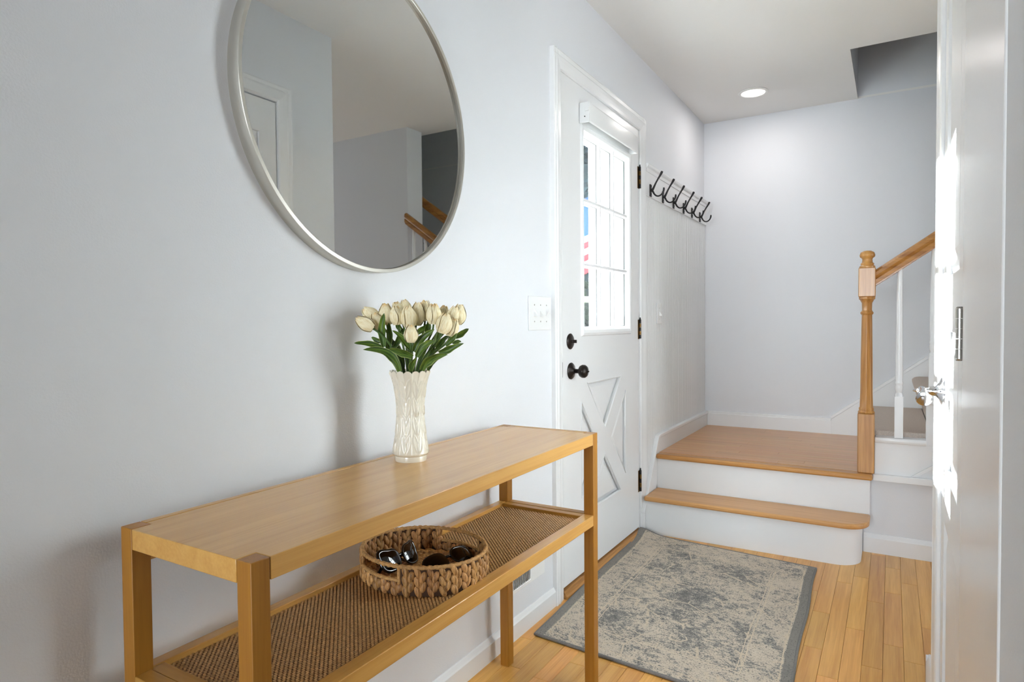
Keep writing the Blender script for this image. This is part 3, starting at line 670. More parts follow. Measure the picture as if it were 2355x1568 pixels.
# woven cane as real ribbons over and under each other
def cane():
    x0, x1, y0, y1 = IX0, IX1, IY0+.024, IY1-.024; z = SZ-.0105
    p = .0050; wv = .0017; am = .0011
    V = []; F = []; base = 0
    ys = np.arange(y0, y1, p/2); xs = np.arange(x0+.001, x1-.001, p)
    for i, xx in enumerate(xs):
        zz = z+am*np.cos(PI*(ys-y0)/p+PI*i); n = len(ys)
        v = np.empty((2*n, 3)); v[0::2, 0] = xx-wv; v[1::2, 0] = xx+wv; v[0::2, 1] = ys; v[1::2, 1] = ys; v[0::2, 2] = zz; v[1::2, 2] = zz
        k = base+2*np.arange(n-1); F.append(np.stack([k, k+1, k+3, k+2], 1)); V.append(v); base += 2*n
    xr = np.arange(x0, x1, p/2); yr = np.arange(y0, y1, p)
    for j, yv in enumerate(yr):
        zz = z-am*np.cos(PI*(xr-x0-.001)/p+PI*j); n = len(xr)
        v = np.empty((2*n, 3)); v[0::2, 0] = xr; v[1::2, 0] = xr; v[0::2, 1] = yv-wv; v[1::2, 1] = yv+wv; v[0::2, 2] = zz; v[1::2, 2] = zz
        k = base+2*np.arange(n-1); F.append(np.stack([k, k+2, k+3, k+1], 1)); V.append(v); base += 2*n
    V = np.concatenate(V)-np.array(ct.location); F = np.concatenate(F)
    me = bpy.data.meshes.new('woven_cane'); me.from_pydata(V.tolist(), [], F.tolist()); me.update()
    o = bpy.data.objects.new('woven_cane', me); COL.objects.link(o); me.materials.append(CANE); o.parent = ct
    for q in me.polygons: q.use_smooth = True
    tag(o, kind='stuff')
cane()

# ------------------------------------------------------------------ round mirror
RM = .376; MC = (1.166, 1.589)
mr = thing('round_mirror', (.002, MC[0], MC[1]), 'large round wall mirror in a thin silver metal frame above the console', 'mirror')
MB().lathe([(RM, .0), (RM+.001, .002), (RM+.001, .032), (RM, .034), (RM-.0075, .034), (RM-.0085, .033), (RM-.0085, .0)], (0, MC[0], MC[1]), 'x', 128, cap=False).build('frame', FRAME, mr, smooth=True, angle=40)
MB().lathe([(RM-.0087, .020), (RM-.0095, .0245), (0, .0245)], (0, MC[0], MC[1]), 'x', 128, cap=False).build('mirror_glass', MIRROR, mr)
MB().lathe([(RM-.009, .001), (RM-.009, .0195)], (0, MC[0], MC[1]), 'x', 96).build('backing_board', CANED, mr)

# ------------------------------------------------------------------ vase with raised leaf relief
VC = (.135, 1.163)
va = thing('vase', (VC[0], VC[1], TH), 'cream ceramic vase with raised leaf pattern and scalloped rim on the console', 'vase')
def vase():
    prof = [(0, .0365), (.004, .0372), (.010, .0372), (.0125, .0366), (.014, .0392), (.018, .0418), (.026, .0410), (.045, .0380), (.075, .0340), (.105, .0318), (.130, .0320), (.155, .0342), (.180, .0385), (.196, .0430), (.207, .0475)]
    zs = [p[0] for p in prof]; rs = [p[1] for p in prof]
    NT, NZ = 192, 150; V = []; F = []
    for j in range(NZ+1):
        h = .207*j/NZ; r0 = float(np.interp(h, zs, rs))
        for i in range(NT):
            t = 2*PI*i/NT; d = 0
            if h > .016:
                a = ((t*8/(2*PI)) % 1)-.5            # across one panel
                d += .0011*math.exp(-(abs(a)-.5)**2/.0018)+.0008*math.exp(-(a*a)/.0006)
                for sgn in (-1, 1):
                    for c0, ln in ((.020, .045), (.060, .050), (.105, .046), (.145, .048)):
                        u = (h-c0)/ln
                        if 0 < u < 1:
                            w = .23*math.sin(PI*u)**.8; ctr = sgn*(.05+.26*u)
                            e = (a-ctr)/(w+.02)
                            d += .0014*math.exp(-((abs(e)-.62)/.22)**2)+.0006*math.exp(-(e/.16)**2)
            lift = 0
            if j == NZ or h > .19: lift = .006*abs(math.sin(t*8))**.7*max(0, (h-.19)/.017)
            r = r0+d
            V.append((VC[0]+r*math.cos(t), VC[1]+r*math.sin(t), TH+h+lift))
    for j in range(NZ):
        for i in range(NT): F.append((j*NT+i, j*NT+(i+1) % NT, (j+1)*NT+(i+1) % NT, (j+1)*NT+i))
    F.append(tuple(range(NT))[::-1])
    k = len(V)   # inner wall
    IN = [.207, .19, .16, .12, .07, .02]
    for m_, h in enumerate(IN):
        r0 = float(np.interp(h, zs, rs))-.0032
        for i in range(NT):
            t = 2*PI*i/NT; lift = .006*abs(math.sin(t*8))**.7*max(0, (h-.19)/.017)
            V.append((VC[0]+r0*math.cos(t), VC[1]+r0*math.sin(t), TH+h+lift))
    top = NZ*NT
    for i in range(NT): F.append((top+i, top+(i+1) % NT, k+(i+1) % NT, k+i))
    for m_ in range(len(IN)-1):
        for i in range(NT): F.append((k+m_*NT+i, k+m_*NT+(i+1) % NT, k+(m_+1)*NT+(i+1) % NT, k+(m_+1)*NT+i))
    F.append(tuple(k+(len(IN)-1)*NT+i for i in range(NT)))
    MB().add(V, F).build('vase_body', CERAM, va, smooth=True, angle=60)
vase()
MB().lathe([(.0335, .0), (.0335, .0015)], (VC[0], VC[1], TH-.0), 'z', 32).build('foot_ring', CERAM, va)

# ------------------------------------------------------------------ tulips: each stem a thing of its own
VD = (Vector((VC[0], VC[1], .95))-CAMLOC).dot(CW)
def W3(cx, cy, dd=0):
    """a point of the bouquet, read off the photograph's close-up, dd metres nearer (-) or farther (+) than the vase's axis"""
    px, py = 800+cx/7.84, 670+cy/7.84
    return CAMLOC+(CW+CR*((px-1177.5)/FPX)-CU*((py-784)/FPX))*(VD+dd)
def petal_mesh(scale=1.0):
    """one petal of unit height along z, cupped round the axis"""
    NS, NT = 9, 6; V = []; F = []
    for j in range(NS+1):
        s = j/NS
        r = .10+.30*math.sin(PI*min(1, (s*.86+.10)))**.75*(1-.28*s*s)
        hw = 1.12*(math.sin(PI*(.10+.83*s)))**.55*(1-.25*s)
        for i in range(NT+1):
            t = -1+2*i/NT; a = hw*t
            rr = r*(1+.05*abs(t)**2)*scale
            V.append((rr*math.cos(a), rr*math.sin(a), s-.05*abs(t)**1.5*s))
    for j in range(NS):
        for i in range(NT): k = j*(NT+1)+i; F.append((k, k+1, k+NT+2, k+NT+1))
    return V, F
pv, pf = petal_mesh()
PM = MB().add(pv, pf).mesh('petal')
iv, if_ = petal_mesh(.86)
im = MB()
for q in range(3):
    a = 2*PI*q/3+PI/3
    im.add([(v[0]*math.cos(a)-v[1]*math.sin(a), v[0]*math.sin(a)+v[1]*math.cos(a), v[2]*.97) for v in iv], if_)
im.ell((0, 0, .08), (.17, .17, .10))
IM = im.mesh('bloom')
hm = MB().ell((0, 0, .62), (.13, .13, .26), n=8, m=6).mesh('heart')
for me, m_ in ((PM, PETAL), (IM, PETAL), (hm, PETALO)):
    me.materials.append(m_)
    for p in me.polygons: p.use_smooth = True
TUL = [ # base x,y  tip x,y of the bloom in the close-up, depth, label
 ((455, 670), (150, 480), -.035, 'cream tulip drooping furthest left and lowest in the bouquet'),
 ((520, 520), (280, 300), .010, 'cream tulip with yellow tip leaning left behind the drooping one'),
 ((590, 700), (470, 390), -.005, 'wide cream tulip half hidden by the tall upright leaf'),
 ((705, 600), (670, 215), .015, 'tall pale tulip standing just right of the upright leaf tip'),
 ((900, 600), (850, 262), -.015, 'cream tulip with orange folded edge left of the bouquet centre'),
 ((960, 480), (850, 190), .035, 'cream tulip leaning left at the back, behind the orange edged one'),
 ((1060, 420), (1015, 145), .045, 'tallest cream tulip at the back centre of the bouquet'),
 ((1110, 650), (1085, 258), -.02, 'large upright cream tulip with orange heart at bouquet centre'),
 ((1230, 610), (1275, 195), .010, 'cream tulip upright just right of the large central bloom'),
 ((1390, 530), (1395, 160), .035, 'cream tulip at the back, top right of centre'),
 ((1545, 590), (1555, 220), -.010, 'plump cream tulip right of centre above two thin stems'),
 ((1690, 560), (1745, 255), .030, 'cream tulip behind the right hand cluster of blooms'),
 ((1690, 750), (1790, 395), -.035, 'striped cream tulip at the front of the right hand cluster'),
 ((1850, 560), (1950, 268), .010, 'cream tulip high on the right, beside the outermost one'),
 ((1960, 590), (2035, 235), .025, 'outermost cream tulip at the far upper right'),
 ((1845, 805), (1925, 480), -.015, 'cream tulip with yellow heart lowest on the right side'),
 ((1140, 920), (1140, 600), -.065, 'low cream tulip at the front centre facing the room'),
]
def bez(a, b, c, t): return a*(1-t)**2+b*2*t*(1-t)+c*t*t
LEAFS = [ # tulip index, base, mid, tip, depth base/tip, width
 (0, (640, 1020), (380, 930), (110, 932), -.005, -.02, .017), (1, (935, 1440), (800, 1000), (268, 1052), -.03, -.05, .024),
 (2, (650, 1000), (600, 640), (655, 388), -.02, -.03, .021), (16, (1165, 1180), (960, 1060), (738, 1042), -.06, -.085, .021),
 (5, (1140, 1060), (1010, 830), (795, 702), -.045, -.06, .016), (7, (1190, 1085), (1330, 830), (1560, 685), -.05, -.055, .021),
 (8, (1245, 1175), (1370, 960), (1562, 880), -.055, -.07, .021), (12, (1340, 1420), (1440, 1130), (1805, 1140), -.03, -.06, .024),
 (15, (1640, 1095), (1800, 1060), (2095, 935), -.02, -.035, .019), (14, (1900, 830), (2040, 760), (2182, 672), .02, .025, .018),
 (13, (1770, 980), (1890, 890), (1962, 748), -.02, -.03, .015), (11, (1440, 1430), (1520, 1260), (1665, 1190), -.005, -.01, .014),
 (3, (740, 1010), (735, 760), (742, 560), -.005, 0, .018), (4, (840, 1010), (900, 860), (1030, 640), .005, 0, .018),
 (9, (1240, 780), (1330, 690), (1440, 580), .0, .005, .016), (1, (610, 920), (510, 860), (425, 825), .0, .0, .014),
 (6, (1000, 720), (920, 640), (845, 545), .0, .005, .015), (10, (1430, 780), (1455, 640), (1445, 490), .0, -.01, .016),
 (16, (1150, 1440), (1120, 1290), (1235, 1195), -.04, -.06, .016), (15, (1880, 930), (1960, 900), (2045, 905), .0, .01, .012),
 (10, (1560, 1000), (1590, 800), (1680, 700), .0, .0, .018), (8, (1300, 1250), (1330, 1020), (1460, 860), .0, .0, .018),
 (6, (1000, 1380), (930, 1150), (880, 900), .01, .01, .018), (9, (1400, 1300), (1480, 1050), (1600, 860), .02, .02, .018),
 (2, (840, 1300), (760, 1080), (640, 900), .0, .0, .016), (12, (1600, 1050), (1680, 860), (1800, 800), -.01, -.01, .017),
 (0, (720, 1000), (620, 850), (560, 760), .0, .0, .012), (3, (960, 1150), (880, 980), (780, 860), .01, .02, .02), (5, (1060, 1000), (1080, 800), (1200, 650), .01, .02, .018)]
def make_leaf(a, b, c, w, parent):
    N = 14; V = []; F = []; U = []
    for j in range(N+1):
        t = j/N; p = bez(a, b, c, t); tg = (bez(a, b, c, min(1, t+.02))-bez(a, b, c, max(0, t-.02))).normalized()
        vd = (CAMLOC-p).normalized(); sd = tg.cross(vd).normalized(); nm = sd.cross(tg).normalized()
        tw = .5*math.sin(3.2*t+w*900); sd2 = sd*math.cos(tw)+nm*math.sin(tw); nm2 = sd2.cross(tg).normalized()
        hw = w*.5*min(1, .42+1.6*t)*(max(0, 1-t**2.4))**.72*(1+.06*math.sin(t*17+w*300))
        for q in (-1, -.5, 0, .5, 1):
            V.append(p+sd2*hw*q+nm2*hw*(.55*abs(q)**1.4)); U.append((.5+.5*q, t))
    for j in range(N):
        for i in range(4): k = 5*j+i; F.append((k, k+1, k+6, k+5))
    o = MB().add(V, F).build('leaf', LEAF, parent, smooth=True)
    uvl = o.data.uv_layers.new(name='UVMap')
    for lp in o.data.loops: uvl.data[lp.index].uv = U[lp.vertex_index]
TOBJ = []
for k, (bs, tp, dd, lab) in enumerate(TUL):
    B, T = W3(*bs, dd), W3(*tp, dd-.004)
    ax = T-B; hgt = ax.length; axn = ax.normalized()
    ang = 2*PI*k*.381; rr = .020*math.sqrt((k+.5)/len(TUL))
    foot = Vector((VC[0]+rr*math.cos(ang)*.6, VC[1]+rr*math.sin(ang)*.6, TH+.012)); neck = Vector((VC[0], VC[1], TH+.19))
    lateral = (B-neck); neck = neck+Vector((lateral.x*.16, lateral.y*.16, 0))
    lim = Vector((neck.x-VC[0], neck.y-VC[1], 0)); 
    if lim.length > .03: neck = Vector((VC[0], VC[1], neck.z))+lim*(.03/lim.length)
    t_ = thing('tulip', foot, lab, 'tulip', 'cream tulips in the vase')
    pts = [foot+(neck-foot)*(i/4) for i in range(4)]
    ctrl = neck+(neck-foot).normalized()*.05+(B-neck)*.25; ctrl2 = B-axn*.035
    for i in range(9):
        s_ = i/8; pts.append(neck*(1-s_)**3+ctrl*3*s_*(1-s_)**2+ctrl2*3*s_*s_*(1-s_)+B*s_**3)
    MB().tube(pts, .0024, 7).build('stem', STEM, t_, smooth=True)
    q = axn.to_track_quat('Z', 'Y'); sc = hgt/.98; wd = sc*random.uniform(.92, 1.06)
    if wd > .049: wd = .049
    bl = bpy.data.objects.new('bloom', IM); COL.objects.link(bl); bl.parent = t_; bl.location = B-foot; bl.rotation_mode = 'QUATERNION'
    spin = Matrix.Rotation(random.uniform(0, 2*PI), 4, 'Z').to_quaternion(); bl.rotation_quaternion = q @ spin; bl.scale = (wd, wd, sc)
    for m3 in range(3):
        o = bpy.data.objects.new('petal', PM); COL.objects.link(o); o.parent = bl; o.rotation_euler = (0, 0, 2*PI*m3/3)
    o = bpy.data.objects.new('heart', hm); COL.objects.link(o); o.parent = bl; o['label'] = 'orange yellow heart'
    TOBJ.append(t_)
for (ti, a, b, c, d0, d1, w) in LEAFS:
    make_leaf(W3(*a, d0), W3(*b, (d0+d1)/2), W3(*c, d1), w, TOBJ[ti])

# ------------------------------------------------------------------ braided basket
BC = (.197, 1.131); BA, BB = .147, .127; BZ = SZ-.0092; BHH = .064
ba = thing('basket', (BC[0], BC[1], BZ), 'low oval braided basket with two cut-out handles on the cane shelf', 'basket')
HANG = (math.radians(-104), math.radians(84)); HW = math.radians(27)
def inhandle(t):
    return any(abs((t-h+PI) % (2*PI)-PI) < HW for h in HANG)
def EP(t, k=1.0, z=0, off=0):
    n = Vector((math.cos(t)/BA, math.sin(t)/BB, 0)).normalized()
    return Vector((BC[0]+BA*k*math.cos(t), BC[1]+BB*k*math.sin(t), BZ+z))+n*off, n
NB = 34
for i in range(NB):
    t = 2*PI*(i+.5)/NB; short = inhandle(t); hgt = .031 if short else BHH-.003
    P, n_ = EP(t); tang = Vector((-n_.y, n_.x, 0)); mb = MB()
    pitch = 2*PI*math.sqrt((BA*BA*math.sin(t)**2+BB*BB*math.cos(t)**2))/NB
    rows = 1 if short else 2
    for j in range(rows*2+1):
        sgn = 1 if j % 2 else -1
        L = hgt/(rows+.55)*1.02; zc = L*.42+(hgt-L*.84)*j/(rows*2)
        ax = (Vector((0, 0, 1))*math.cos(.40)+tang*sgn*math.sin(.40)).normalized()
        sd = ax.cross(n_).normalized(); R = Matrix((sd, n_, ax)).transposed()
        c = P+tang*sgn*pitch*.20+Vector((0, 0, zc))+n_*random.uniform(-.0012, .0012)
        mb.ell(c, (pitch*.30*random.uniform(.9, 1.1), .0066, L*.56), R, 10, 8, .9)
    mb.build('braid', WICK, ba, smooth=True, loc=tuple(P))
core = MB(); NC = 96; V = []; F = []
for i in range(NC):
    t = 2*PI*i/NC; h = .029 if inhandle(t) else BHH-.004
    for o_ in (-.0015, .0015):
        for z in (.002, h): V.append(EP(t, 1, z, o_)[0])
for i in range(NC):
    a, b = 4*i, 4*((i+1) % NC)
    F += [(a, b, b+1, a+1), (a+2, a+3, b+3, b+2), (a+1, b+1, b+3, a+3), (a, a+2, b+2, b)]
core.add(V, F).build('basket_core', WICKD, ba)
rim = MB(); NR = 220
rim.tube([EP(2*PI*i/NR, 1, BHH-.003+.0006*math.sin(i*2.1), 0)[0] for i in range(NR)], [.0046+.0007*math.sin(i*1.7) for i in range(NR)], 8, closed=True, upv=(0, 0, 1))
rim.build('rim', WICKR, ba, smooth=True)
for h in HANG:
    hb = MB()
    lo = [EP(h-HW+2*HW*i/16, 1, .0315, 0)[0] for i in range(17)]
    hb.tube(lo, .0042, 8, upv=(0, 0, 1))
    for e in (-1, 1):
        hb.tube([EP(h+e*HW, 1, .010, 0)[0], EP(h+e*HW, 1, .035, 0)[0], EP(h+e*HW, 1, BHH-.004, 0)[0]], .0042, 8)
    hb.build('handle_frame', WICKR, ba, smooth=True)
for k, rr in enumerate((.86, .72, .57, .42, .27, .12)):
    mb = MB(); n = max(5, int(34*rr)); 
    for i in range(n):
        for sgn in (0, 1):
            t = 2*PI*(i+.5*sgn)/n; P, n_ = EP(t, rr+(.045 if sgn else -.045), .007)
            tang = Vector((-n_.y, n_.x, 0)); ax = (tang*math.cos(.35)+n_*math.sin(.35)*(1 if sgn else -1)).normalized()
            sd = Vector((0, 0, 1)).cross(ax).normalized(); R = Matrix((sd, Vector((0, 0, 1)), ax)).transposed()
            mb.ell(P, (.0078, .0052, .0170), R, 7, 5, .8)
    mb.build('base_coil', WICK, ba, smooth=True)
MB().prism([(BC[0]+BA*math.cos(2*PI*i/48), BC[1]+BB*math.sin(2*PI*i/48)) for i in range(48)], 'z', BZ+.0005, BZ+.003).build('basket_floor', WICKD, ba)

# ------------------------------------------------------------------ two pairs of sunglasses in the basket
def sunglasses(loc, rotm, label, wide, tall, cat, fold):
    t_ = thing('sunglasses', loc, label, 'sunglasses', 'sunglasses in the basket')
    def place(mb, name, m, **k):
        mb.v = [tuple((rotm @ Vector(v))+Vector(loc)) for v in mb.v]
        return mb.build(name, m, t_, smooth=True, **k)
    # local frame: x across, z up the lens, -y out to the front; the bottom rims rest at z = 0
    def outline(s, k=1.0, n=28):
        out = []
        for i in range(n):
            a = 2*PI*i/n; ca, sa = math.cos(a), math.sin(a)
            x = wide*.5*abs(ca)**.75*(1 if ca > 0 else -1); z = tall*.5*abs(sa)**.75*(1 if sa > 0 else -1)
            if ca > 0 and sa > 0: z += cat*tall*ca*sa; x += cat*wide*.5*ca*sa
            xx = s*(wide*.5+.009+x*k); out.append(Vector((xx, .16*(xx*xx)/.07*1.0-.004, tall*.5+.004+z*k)))
        return out
    for s in (-1, 1):
        ol = outline(s)
        place(MB().tube(ol, .0030, 8, closed=True, flat=1.5), 'rim', BLKG)
        c = sum(ol, Vector((0, 0, 0)))/len(ol); c.y -= .0065; mid = [p.lerp(c, .45)+Vector((0, -.0052, 0)) for p in ol]; n = len(ol)
        ol2 = [p+Vector((0, -.0022, 0)) for p in ol]
        place(MB().add(ol2+mid+[c], [(i, (i+1) % n, n+(i+1) % n, n+i) for i in range(n)]+[(n+i, n+(i+1) % n, 2*n) for i in range(n)]), 'lens', BLKL)
        hx = s*(wide+.010); hz = tall*.78
        yy0 = .16*(hx*hx)/.07
        pts = [(hx, yy0, hz), (hx, yy0+.006, hz), (hx-s*.012, yy0+.012, hz), (hx-s*.05, yy0+.015+.004*(s > 0), hz-.004), (hx-s*.09, yy0+.016+.004*(s > 0), hz-.010), (hx-s*.118, yy0+.017+.004*(s > 0), hz-.024)] if fold else \
              [(hx, yy0, hz), (hx, yy0+.01, hz), (hx-s*.004, yy0+.04, hz-.002), (hx-s*.006, yy0+.07, hz-.006), (hx-s*.008, yy0+.09, hz-.016), (hx-s*.008, yy0+.104, hz-.026)]
        place(MB().tube(pts, [.0055, .006, .006, .005, .0045, .0035], 8, flat=.5, upv=(0, 0, 1)), 'temple', BLKG)
    place(MB().tube([(-.010, .0, tall*.66), (-.004, -.003, tall*.72), (.004, -.003, tall*.72), (.010, .0, tall*.66)], .0034, 8), 'bridge', BLKG)
    return t_
def rz(deg, tilt=0, roll=0): return Matrix.Rotation(math.radians(deg), 3, 'Z') @ Matrix.Rotation(math.radians(tilt), 3, 'X') @ Matrix.Rotation(math.radians(roll), 3, 'Y')
sunglasses((.165, 1.100, BZ+.014), rz(96, -30, 6), 'black cat-eye sunglasses lying at the near handle of the braided basket', .052, .044, .34, True)
sunglasses((.258, 1.165, BZ+.012), rz(64, -62, -6), 'black rounded sunglasses lying at the far right side of the braided basket', .052, .044, .02, True)

# ------------------------------------------------------------------ rug
rg = thing('rug', (.45, 2.45, 0), 'worn grey and beige patterned rug in front of the steps', 'rug')
RC = [Vector((.050, 1.912, 0)), Vector((.866, 1.845, 0)), Vector((.834, 3.036, 0)), Vector((.012, 3.118, 0))]
NU, NV = 40, 60
def rug_pt(u, v, z):
    p = (RC[0]*(1-u)+RC[1]*u)*(1-v)+(RC[3]*(1-u)+RC[2]*u)*v
    wob = .004*math.sin(v*9+1)*(1-u)+.003*math.sin(v*13)*u
    p.x += wob*(abs(u-.5)*2)
    lift = .024*math.exp(-((u*.8)**2+((1-v)*1.2)**2)/.006)+.0035*math.exp(-(u*.8/.03)**2)*math.exp(-((v-.72)/.2)**2)
    return Vector((p.x, p.y, z+lift))
V = []; F = []; UVs = []
for j in range(NV+1):
    for i in range(NU+1): V.append(rug_pt(i/NU, j/NV, .009)); UVs.append((i/NU*.80, j/NV*1.18))
for j in range(NV):
    for i in range(NU): k = j*(NU+1)+i; F.append((k, k+1, k+NU+2, k+NU+1))
pile = MB().add(V, F).build('pile', RUG, rg, smooth=True)
uvl = pile.data.uv_layers.new(name='UVMap')
for lp in pile.data.loops: uvl.data[lp.index].uv = UVs[lp.vertex_index]
edge = [(i/NU, 0) for i in range(NU)]+[(1, j/NV) for j in range(NV)]+[(1-i/NU, 1) for i in range(NU)]+[(0, 1-j/NV) for j in range(NV)]
MB().tube([rug_pt(u, v, .0055) for u, v in edge], .0052, 8, closed=True, upv=(0, 0, 1)).build('binding', RUGE, rg, smooth=True)

def smooth_path(pts, rad, k=4):
    P = [Vector(p) for p in pts]; out = []; r = []
    for i in range(len(P)-1):
        p0, p1, p2, p3 = P[max(0, i-1)], P[i], P[i+1], P[min(len(P)-1, i+2)]
        for j in range(k):
            t = j/k
            out.append(.5*(2*p1+(p2-p0)*t+(2*p0-5*p1+4*p2-p3)*t*t+(3*p1-p0-3*p2+p3)*t**3)); r.append(rad[i]*(1-t)+rad[i+1]*t)
    return out+[P[-1]], r+[rad[-1]]
# ------------------------------------------------------------------ small fittings
# coat hooks
names = ['black iron double coat hook nearest the front door', 'black iron double coat hook, second from the front door', 'black iron double coat hook, third from the front door',
         'black iron double coat hook, fourth from the front door', 'black iron double coat hook, fifth from the front door', 'black iron double coat hook nearest the back wall corner']
hy = [3.262, 3.472, 3.672, 3.880, 4.068, 4.262]; HZ = 1.782
hk = thing('coat_hook', (.016, hy[0], HZ), names[0], 'coat hook', 'coat hooks on the white rail')
Y = hy[0]
MB().box(.016, .0215, Y-.012, Y+.012, HZ-.036, HZ+.028).lathe([(.004, .0215), (.004, .024), (0, .0245)], (0, Y, HZ-.022), 'x', 10).lathe([(.004, .0215), (.004, .024), (0, .0245)], (0, Y, HZ+.018), 'x', 10).build('back_plate', BLACKM, hk, bevel=.0015)
MB().tube(*smooth_path([(.020, Y, HZ-.004), (.028, Y, HZ-.002), (.036, Y, HZ+.012), (.046, Y, HZ+.032), (.058, Y, HZ+.052), (.070, Y, HZ+.070), (.078, Y, HZ+.084), (.081, Y, HZ+.090)], [.0065, .0065, .0055, .0045, .0045, .0055, .0068, .005]), 10).build('upper_prong', BLACKM, hk, smooth=True)
MB().tube(*smooth_path([(.024, Y, HZ+.004), (.031, Y, HZ-.010), (.040, Y, HZ-.026), (.054, Y, HZ-.036), (.070, Y, HZ-.034), (.083, Y, HZ-.022), (.089, Y, HZ-.006), (.089, Y, HZ+.004)], [.006, .005, .0045, .004, .004, .0042, .0052, .004]), 10).build('lower_prong', BLACKM, hk, smooth=True)
for y_, nm in zip(hy[1:], names[1:]): copy_tree(hk, (.016, y_, HZ), nm)
# light switches
def switch(y0, y1, z0, z1, n, up, label, cat='light switch', x=0.):
    t_ = thing('light_switch', (x, (y0+y1)/2, (z0+z1)/2), label, cat)
    MB().box(x, x+.0055, y0, y1, z0, z1).build('plate', PLASTIC, t_, bevel=.002)
    for k in range(n):
        yc = (y0+y1)/2+(k-(n-1)/2)*.046; zc = (z0+z1)/2
        s = 1 if up[k] else -1
        MB().add([(x+.005, yc-.005, zc-.012), (x+.005, yc+.005, zc-.012), (x+.005, yc+.005, zc+.012), (x+.005, yc-.005, zc+.012), (x+.019, yc-.004, zc+s*.010-.004), (x+.019, yc+.004, zc+s*.010-.004), (x+.019, yc+.004, zc+s*.010+.004), (x+.019, yc-.004, zc+s*.010+.004)],
                 [(4, 5, 6, 7), (0, 1, 5, 4), (1, 2, 6, 5), (2, 3, 7, 6), (3, 0, 4, 7)]).build('toggle', PLASTIC, t_, bevel=.0008)
        for dz in (-.030, .030):
            MB().lathe([(.0028, .005), (.0026, .0065), (0, .0068)], (x, yc, zc+dz), 'x', 10).build('screw', NICKEL, t_, smooth=True)
switch(1.972, 2.142, 1.060, 1.184, 3, (0, 0, 1), 'white triple toggle switch plate left of the front door')
switch(3.382, 3.458, 1.078, 1.190, 1, (0,), 'white single switch plate on the beadboard right of the front door', x=.0092)
# floor register in the wall under the console
vt = thing('wall_vent', (0, 1.95, .24), 'white wall vent with dark slots below the console, left of the door', 'vent')
sheet('plate', rect(1.832, 2.074, .156, .375), [rect(1.845, 1.966, .170, .345)], 'x', .0, .0075, PLASTIC, vt, bevel=.002)
MB().box(.0, .0012, 1.845, 1.966, .170, .345).build('duct', VENTD, vt)
pr_ = MB().prism([(.0015, -.0018), (.0065, -.0034), (.0070, -.0028), (.0025, .0006)], 'z', .170, .345)
for k in range(12):
    y_ = 1.8495+k*.0102
    m2 = MB(); m2.add([(v[0], v[1]+y_, v[2]) for v in pr_.v], pr_.f); m2.build('louver', PLASTIC, vt)
# roller shade cassette on the door
sh = thing('roller_shade', (.006, 2.67, 1.94), 'white roller shade cassette mounted above the glass of the front door', 'window shade')
MB().prism([(.006, 1.987), (.045, 1.987), (.051, 1.979), (.051, 1.908), (.047, 1.903), (.043, 1.908), (.043, 1.975), (.006, 1.979)], 'y', 2.408, 2.978).build('valance', PLASTIC, sh, bevel=.001)
for yy in (2.402, 2.976): MB().box(.006, .050, yy, yy+.007, 1.904, 1.986).build('end_cap', PLASTIC, sh, bevel=.0015)
MB().lathe([(.012, 2.412), (.012, 2.974)], (.024, 0, 1.950), 'y', 16).build('roller', PLASTIC, sh, smooth=True, angle=40)
MB().box(.031, .049, 2.398, 2.4035, 1.948, 1.962).build('clip', PLASTIC, sh, bevel=.001)
MB().lathe([(.0025, -.006), (.0025, -.004)], (.031, 2.405, 1.927), 'y', 8).build('screw', VENTD, sh)
# recessed ceiling light
cl = thing('ceiling_light', (.400, 3.985, H), 'round lit recessed downlight in the ceiling above the landing', 'ceiling light')
MB().lathe([(.070, -.001), (.082, -.001), (.084, -.004), (.078, -.0075), (.070, -.009), (.066, -.006)], (.400, 3.985, H), 'z', 40, cap=False).build('trim_ring', mat('lamp_trim_white', (240, 240, 238), .4), cl, smooth=True, angle=50)
MB().lathe([(.0695, -.0055), (.0, -.0055)], (.400, 3.985, H), 'z', 40, cap=False).build('diffuser', LAMP, cl)

# ------------------------------------------------------------------ outside the front door
sd_ = thing('storm_door', (-.16, 2.65, 0), 'white framed glass storm door outside the front door', 'door')
MB().box(-.175, -.140, 2.262, 2.330, .03, 2.03).build('stile', WALLX, sd_, bevel=.002)
MB().box(-.175, -.140, 2.985, 3.085, .03, 2.03).build('stile', WALLX, sd_, bevel=.002)
MB().box(-.175, -.140, 2.330, 2.985, 1.945, 2.03).build('top_rail', WALLX, sd_, bevel=.002)
MB().box(-.175, -.140, 2.330, 2.985, .03, .62).build('kick_panel', WALLX, sd_, bevel=.002)
MB().box(-.160, -.156, 2.330, 2.985, .62, 1.945).build('storm_glass', GLASS, sd_)
MB().box(-.168, -.147, 2.960, 2.985, .62, 1.945).build('glass_gasket', mat('blue_grey_gasket', (120, 134, 150), .5), sd_)
MB().box(-.150, -.140, 2.940, 2.949, .62, 1.945).build('window_track', mat('grey_window_track', (150, 160, 170), .4), sd_)
xb = sroot('trim_6', (-.13, 2.65, 0))
MB().box(-.26, -.1305, 3.088, 3.20, 0, 2.15).build('outer_jamb', WALLX, xb); MB().box(-.26, -.1305, 2.13, 2.259, 0, 2.15).build('outer_jamb', WALLX, xb)
MB().box(-.26, -.1305, 2.13, 3.20, 2.035, 2.15).build('outer_head', WALLX, xb)
struct(MB().box(-2.0, -.131, .5, 6.2, -.25, -.02).build('porch_slab', STONE))
struct(MB().box(-14, -.14, -4, 22, -.45, -.26).build('ground', GROUND))
pr = thing('porch_railing', (-1.9, 5.5, -.02), 'white porch railing outside beyond the door glass', 'railing')
MB().box(-2.02, -1.96, 2.2, 7.6, 1.33, 1.40).build('top_rail', WALLX, pr, bevel=.005)
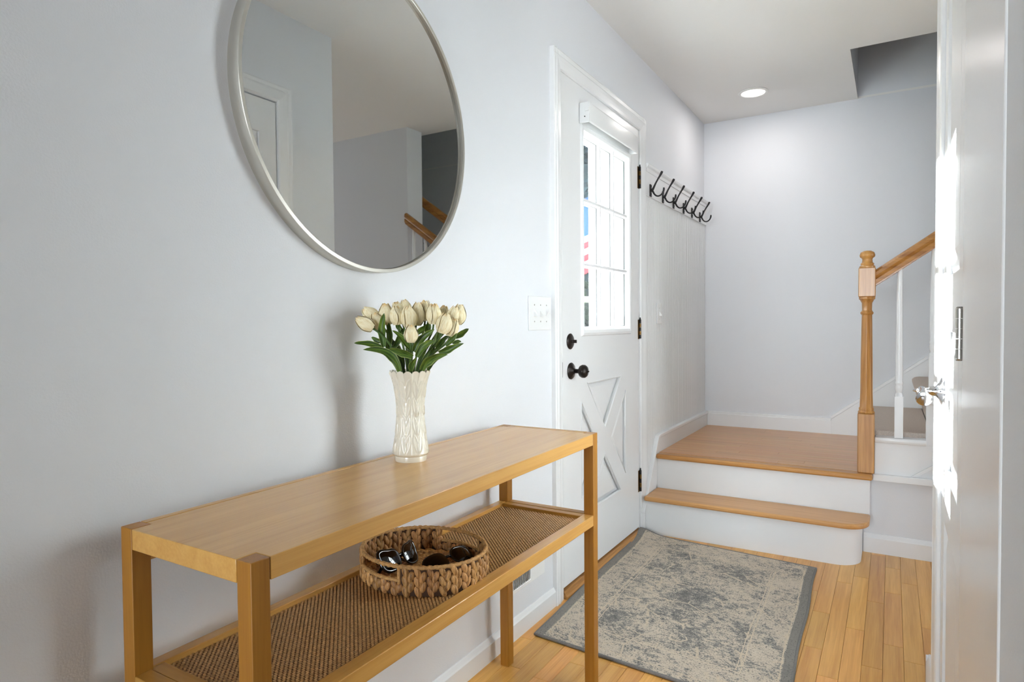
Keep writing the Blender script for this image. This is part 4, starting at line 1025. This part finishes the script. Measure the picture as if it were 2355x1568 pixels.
MB().box(-2.02, -1.96, 2.2, 6.2, .08, .14).build('bottom_rail', WALLX, pr, bevel=.005)
for py_ in (2.16, 6.15, 7.6): MB().box(-2.045, -1.955, py_-.045, py_+.045, -.02, 1.46).build('post', WALLX, pr, bevel=.004)
for k in range(24):
    MB().box(-2.0, -1.975, 2.25+.155*k, 2.28+.155*k, .14, 1.33).build('picket', WALLX, pr)
def bush(name, label, cat, c, r, n, m, ls=.06, stemh=.3):
    t_ = thing(name, (c[0], c[1], -.26), label, cat); rng = np.random.default_rng(int(abs(c[0]*100+c[1]*10)))
    V = []; F = []
    for k in range(n):
        d = rng.normal(size=3); d /= np.linalg.norm(d); d *= rng.uniform(.55, 1.0)
        p = np.array(c)+d*np.array(r); a = rng.normal(size=3); a /= np.linalg.norm(a); b = np.cross(a, rng.normal(size=3)); b /= np.linalg.norm(b)
        s_ = ls*rng.uniform(.6, 1.3); i0 = len(V)
        V += [tuple(p-a*s_), tuple(p+b*s_*.45), tuple(p+a*s_), tuple(p-b*s_*.45)]; F.append((i0, i0+1, i0+2, i0+3))
    me = bpy.data.meshes.new('foliage'); me.from_pydata([(v[0]-c[0], v[1]-c[1], v[2]+.26) for v in V], [], F); me.materials.append(m)
    o = bpy.data.objects.new('foliage', me); COL.objects.link(o); o.parent = t_; tag(o, kind='stuff')
    MB().lathe([(.06, -.26), (.035, c[2])], (c[0], c[1], 0), 'z', 8).build('trunk', BARK, t_, smooth=True)
    return t_
bush('shrub', 'leafy green shrub outside beyond the porch railing', 'shrub', (-3.0, 8.3, .75), (.95, .9, 1.0), 7000, GREEN, .075)
bush('tree', 'bluish green tree outside seen through the top door panes', 'tree', (-4.2, 11.2, 3.1), (1.7, 1.9, 1.75), 9000, GREENB, .15)
fg = thing('flag', (-2.02, 7.19, 1.40), 'red white and blue flag on a pole outside the front door glass', 'flag')
MB().tube([(-2.02, 7.19, 1.40), (-2.02, 7.19, 2.8)], .012, 8).build('pole', WALLX, fg, smooth=True)
def fcloth(name, m, u0, u1, v0, v1):
    V = []; F = []; n = 8
    for i in range(n+1):
        for j in range(n+1):
            u = u0+(u1-u0)*i/n; v = v0+(v1-v0)*j/n
            V.append((-2.03+.03*math.sin(u*14)-.2*u, 7.175-u, 1.75+.9*v-.45*u))
    for i in range(n):
        for j in range(n): k = i*(n+1)+j; F.append((k, k+1, k+n+2, k+n+1))
    MB().add(V, F).build(name, m, fg, smooth=True)
fcloth('blue_field', FLAGB, 0, .32, .5, 1.0)
for k in range(6):
    fcloth('stripe', FLAGR if k % 2 == 0 else FLAGW, 0, .6, k/12, (k+1)/12)
    fcloth('stripe', FLAGR if k % 2 == 0 else FLAGW, .32, .6, .5+k/12, .5+(k+1)/12)
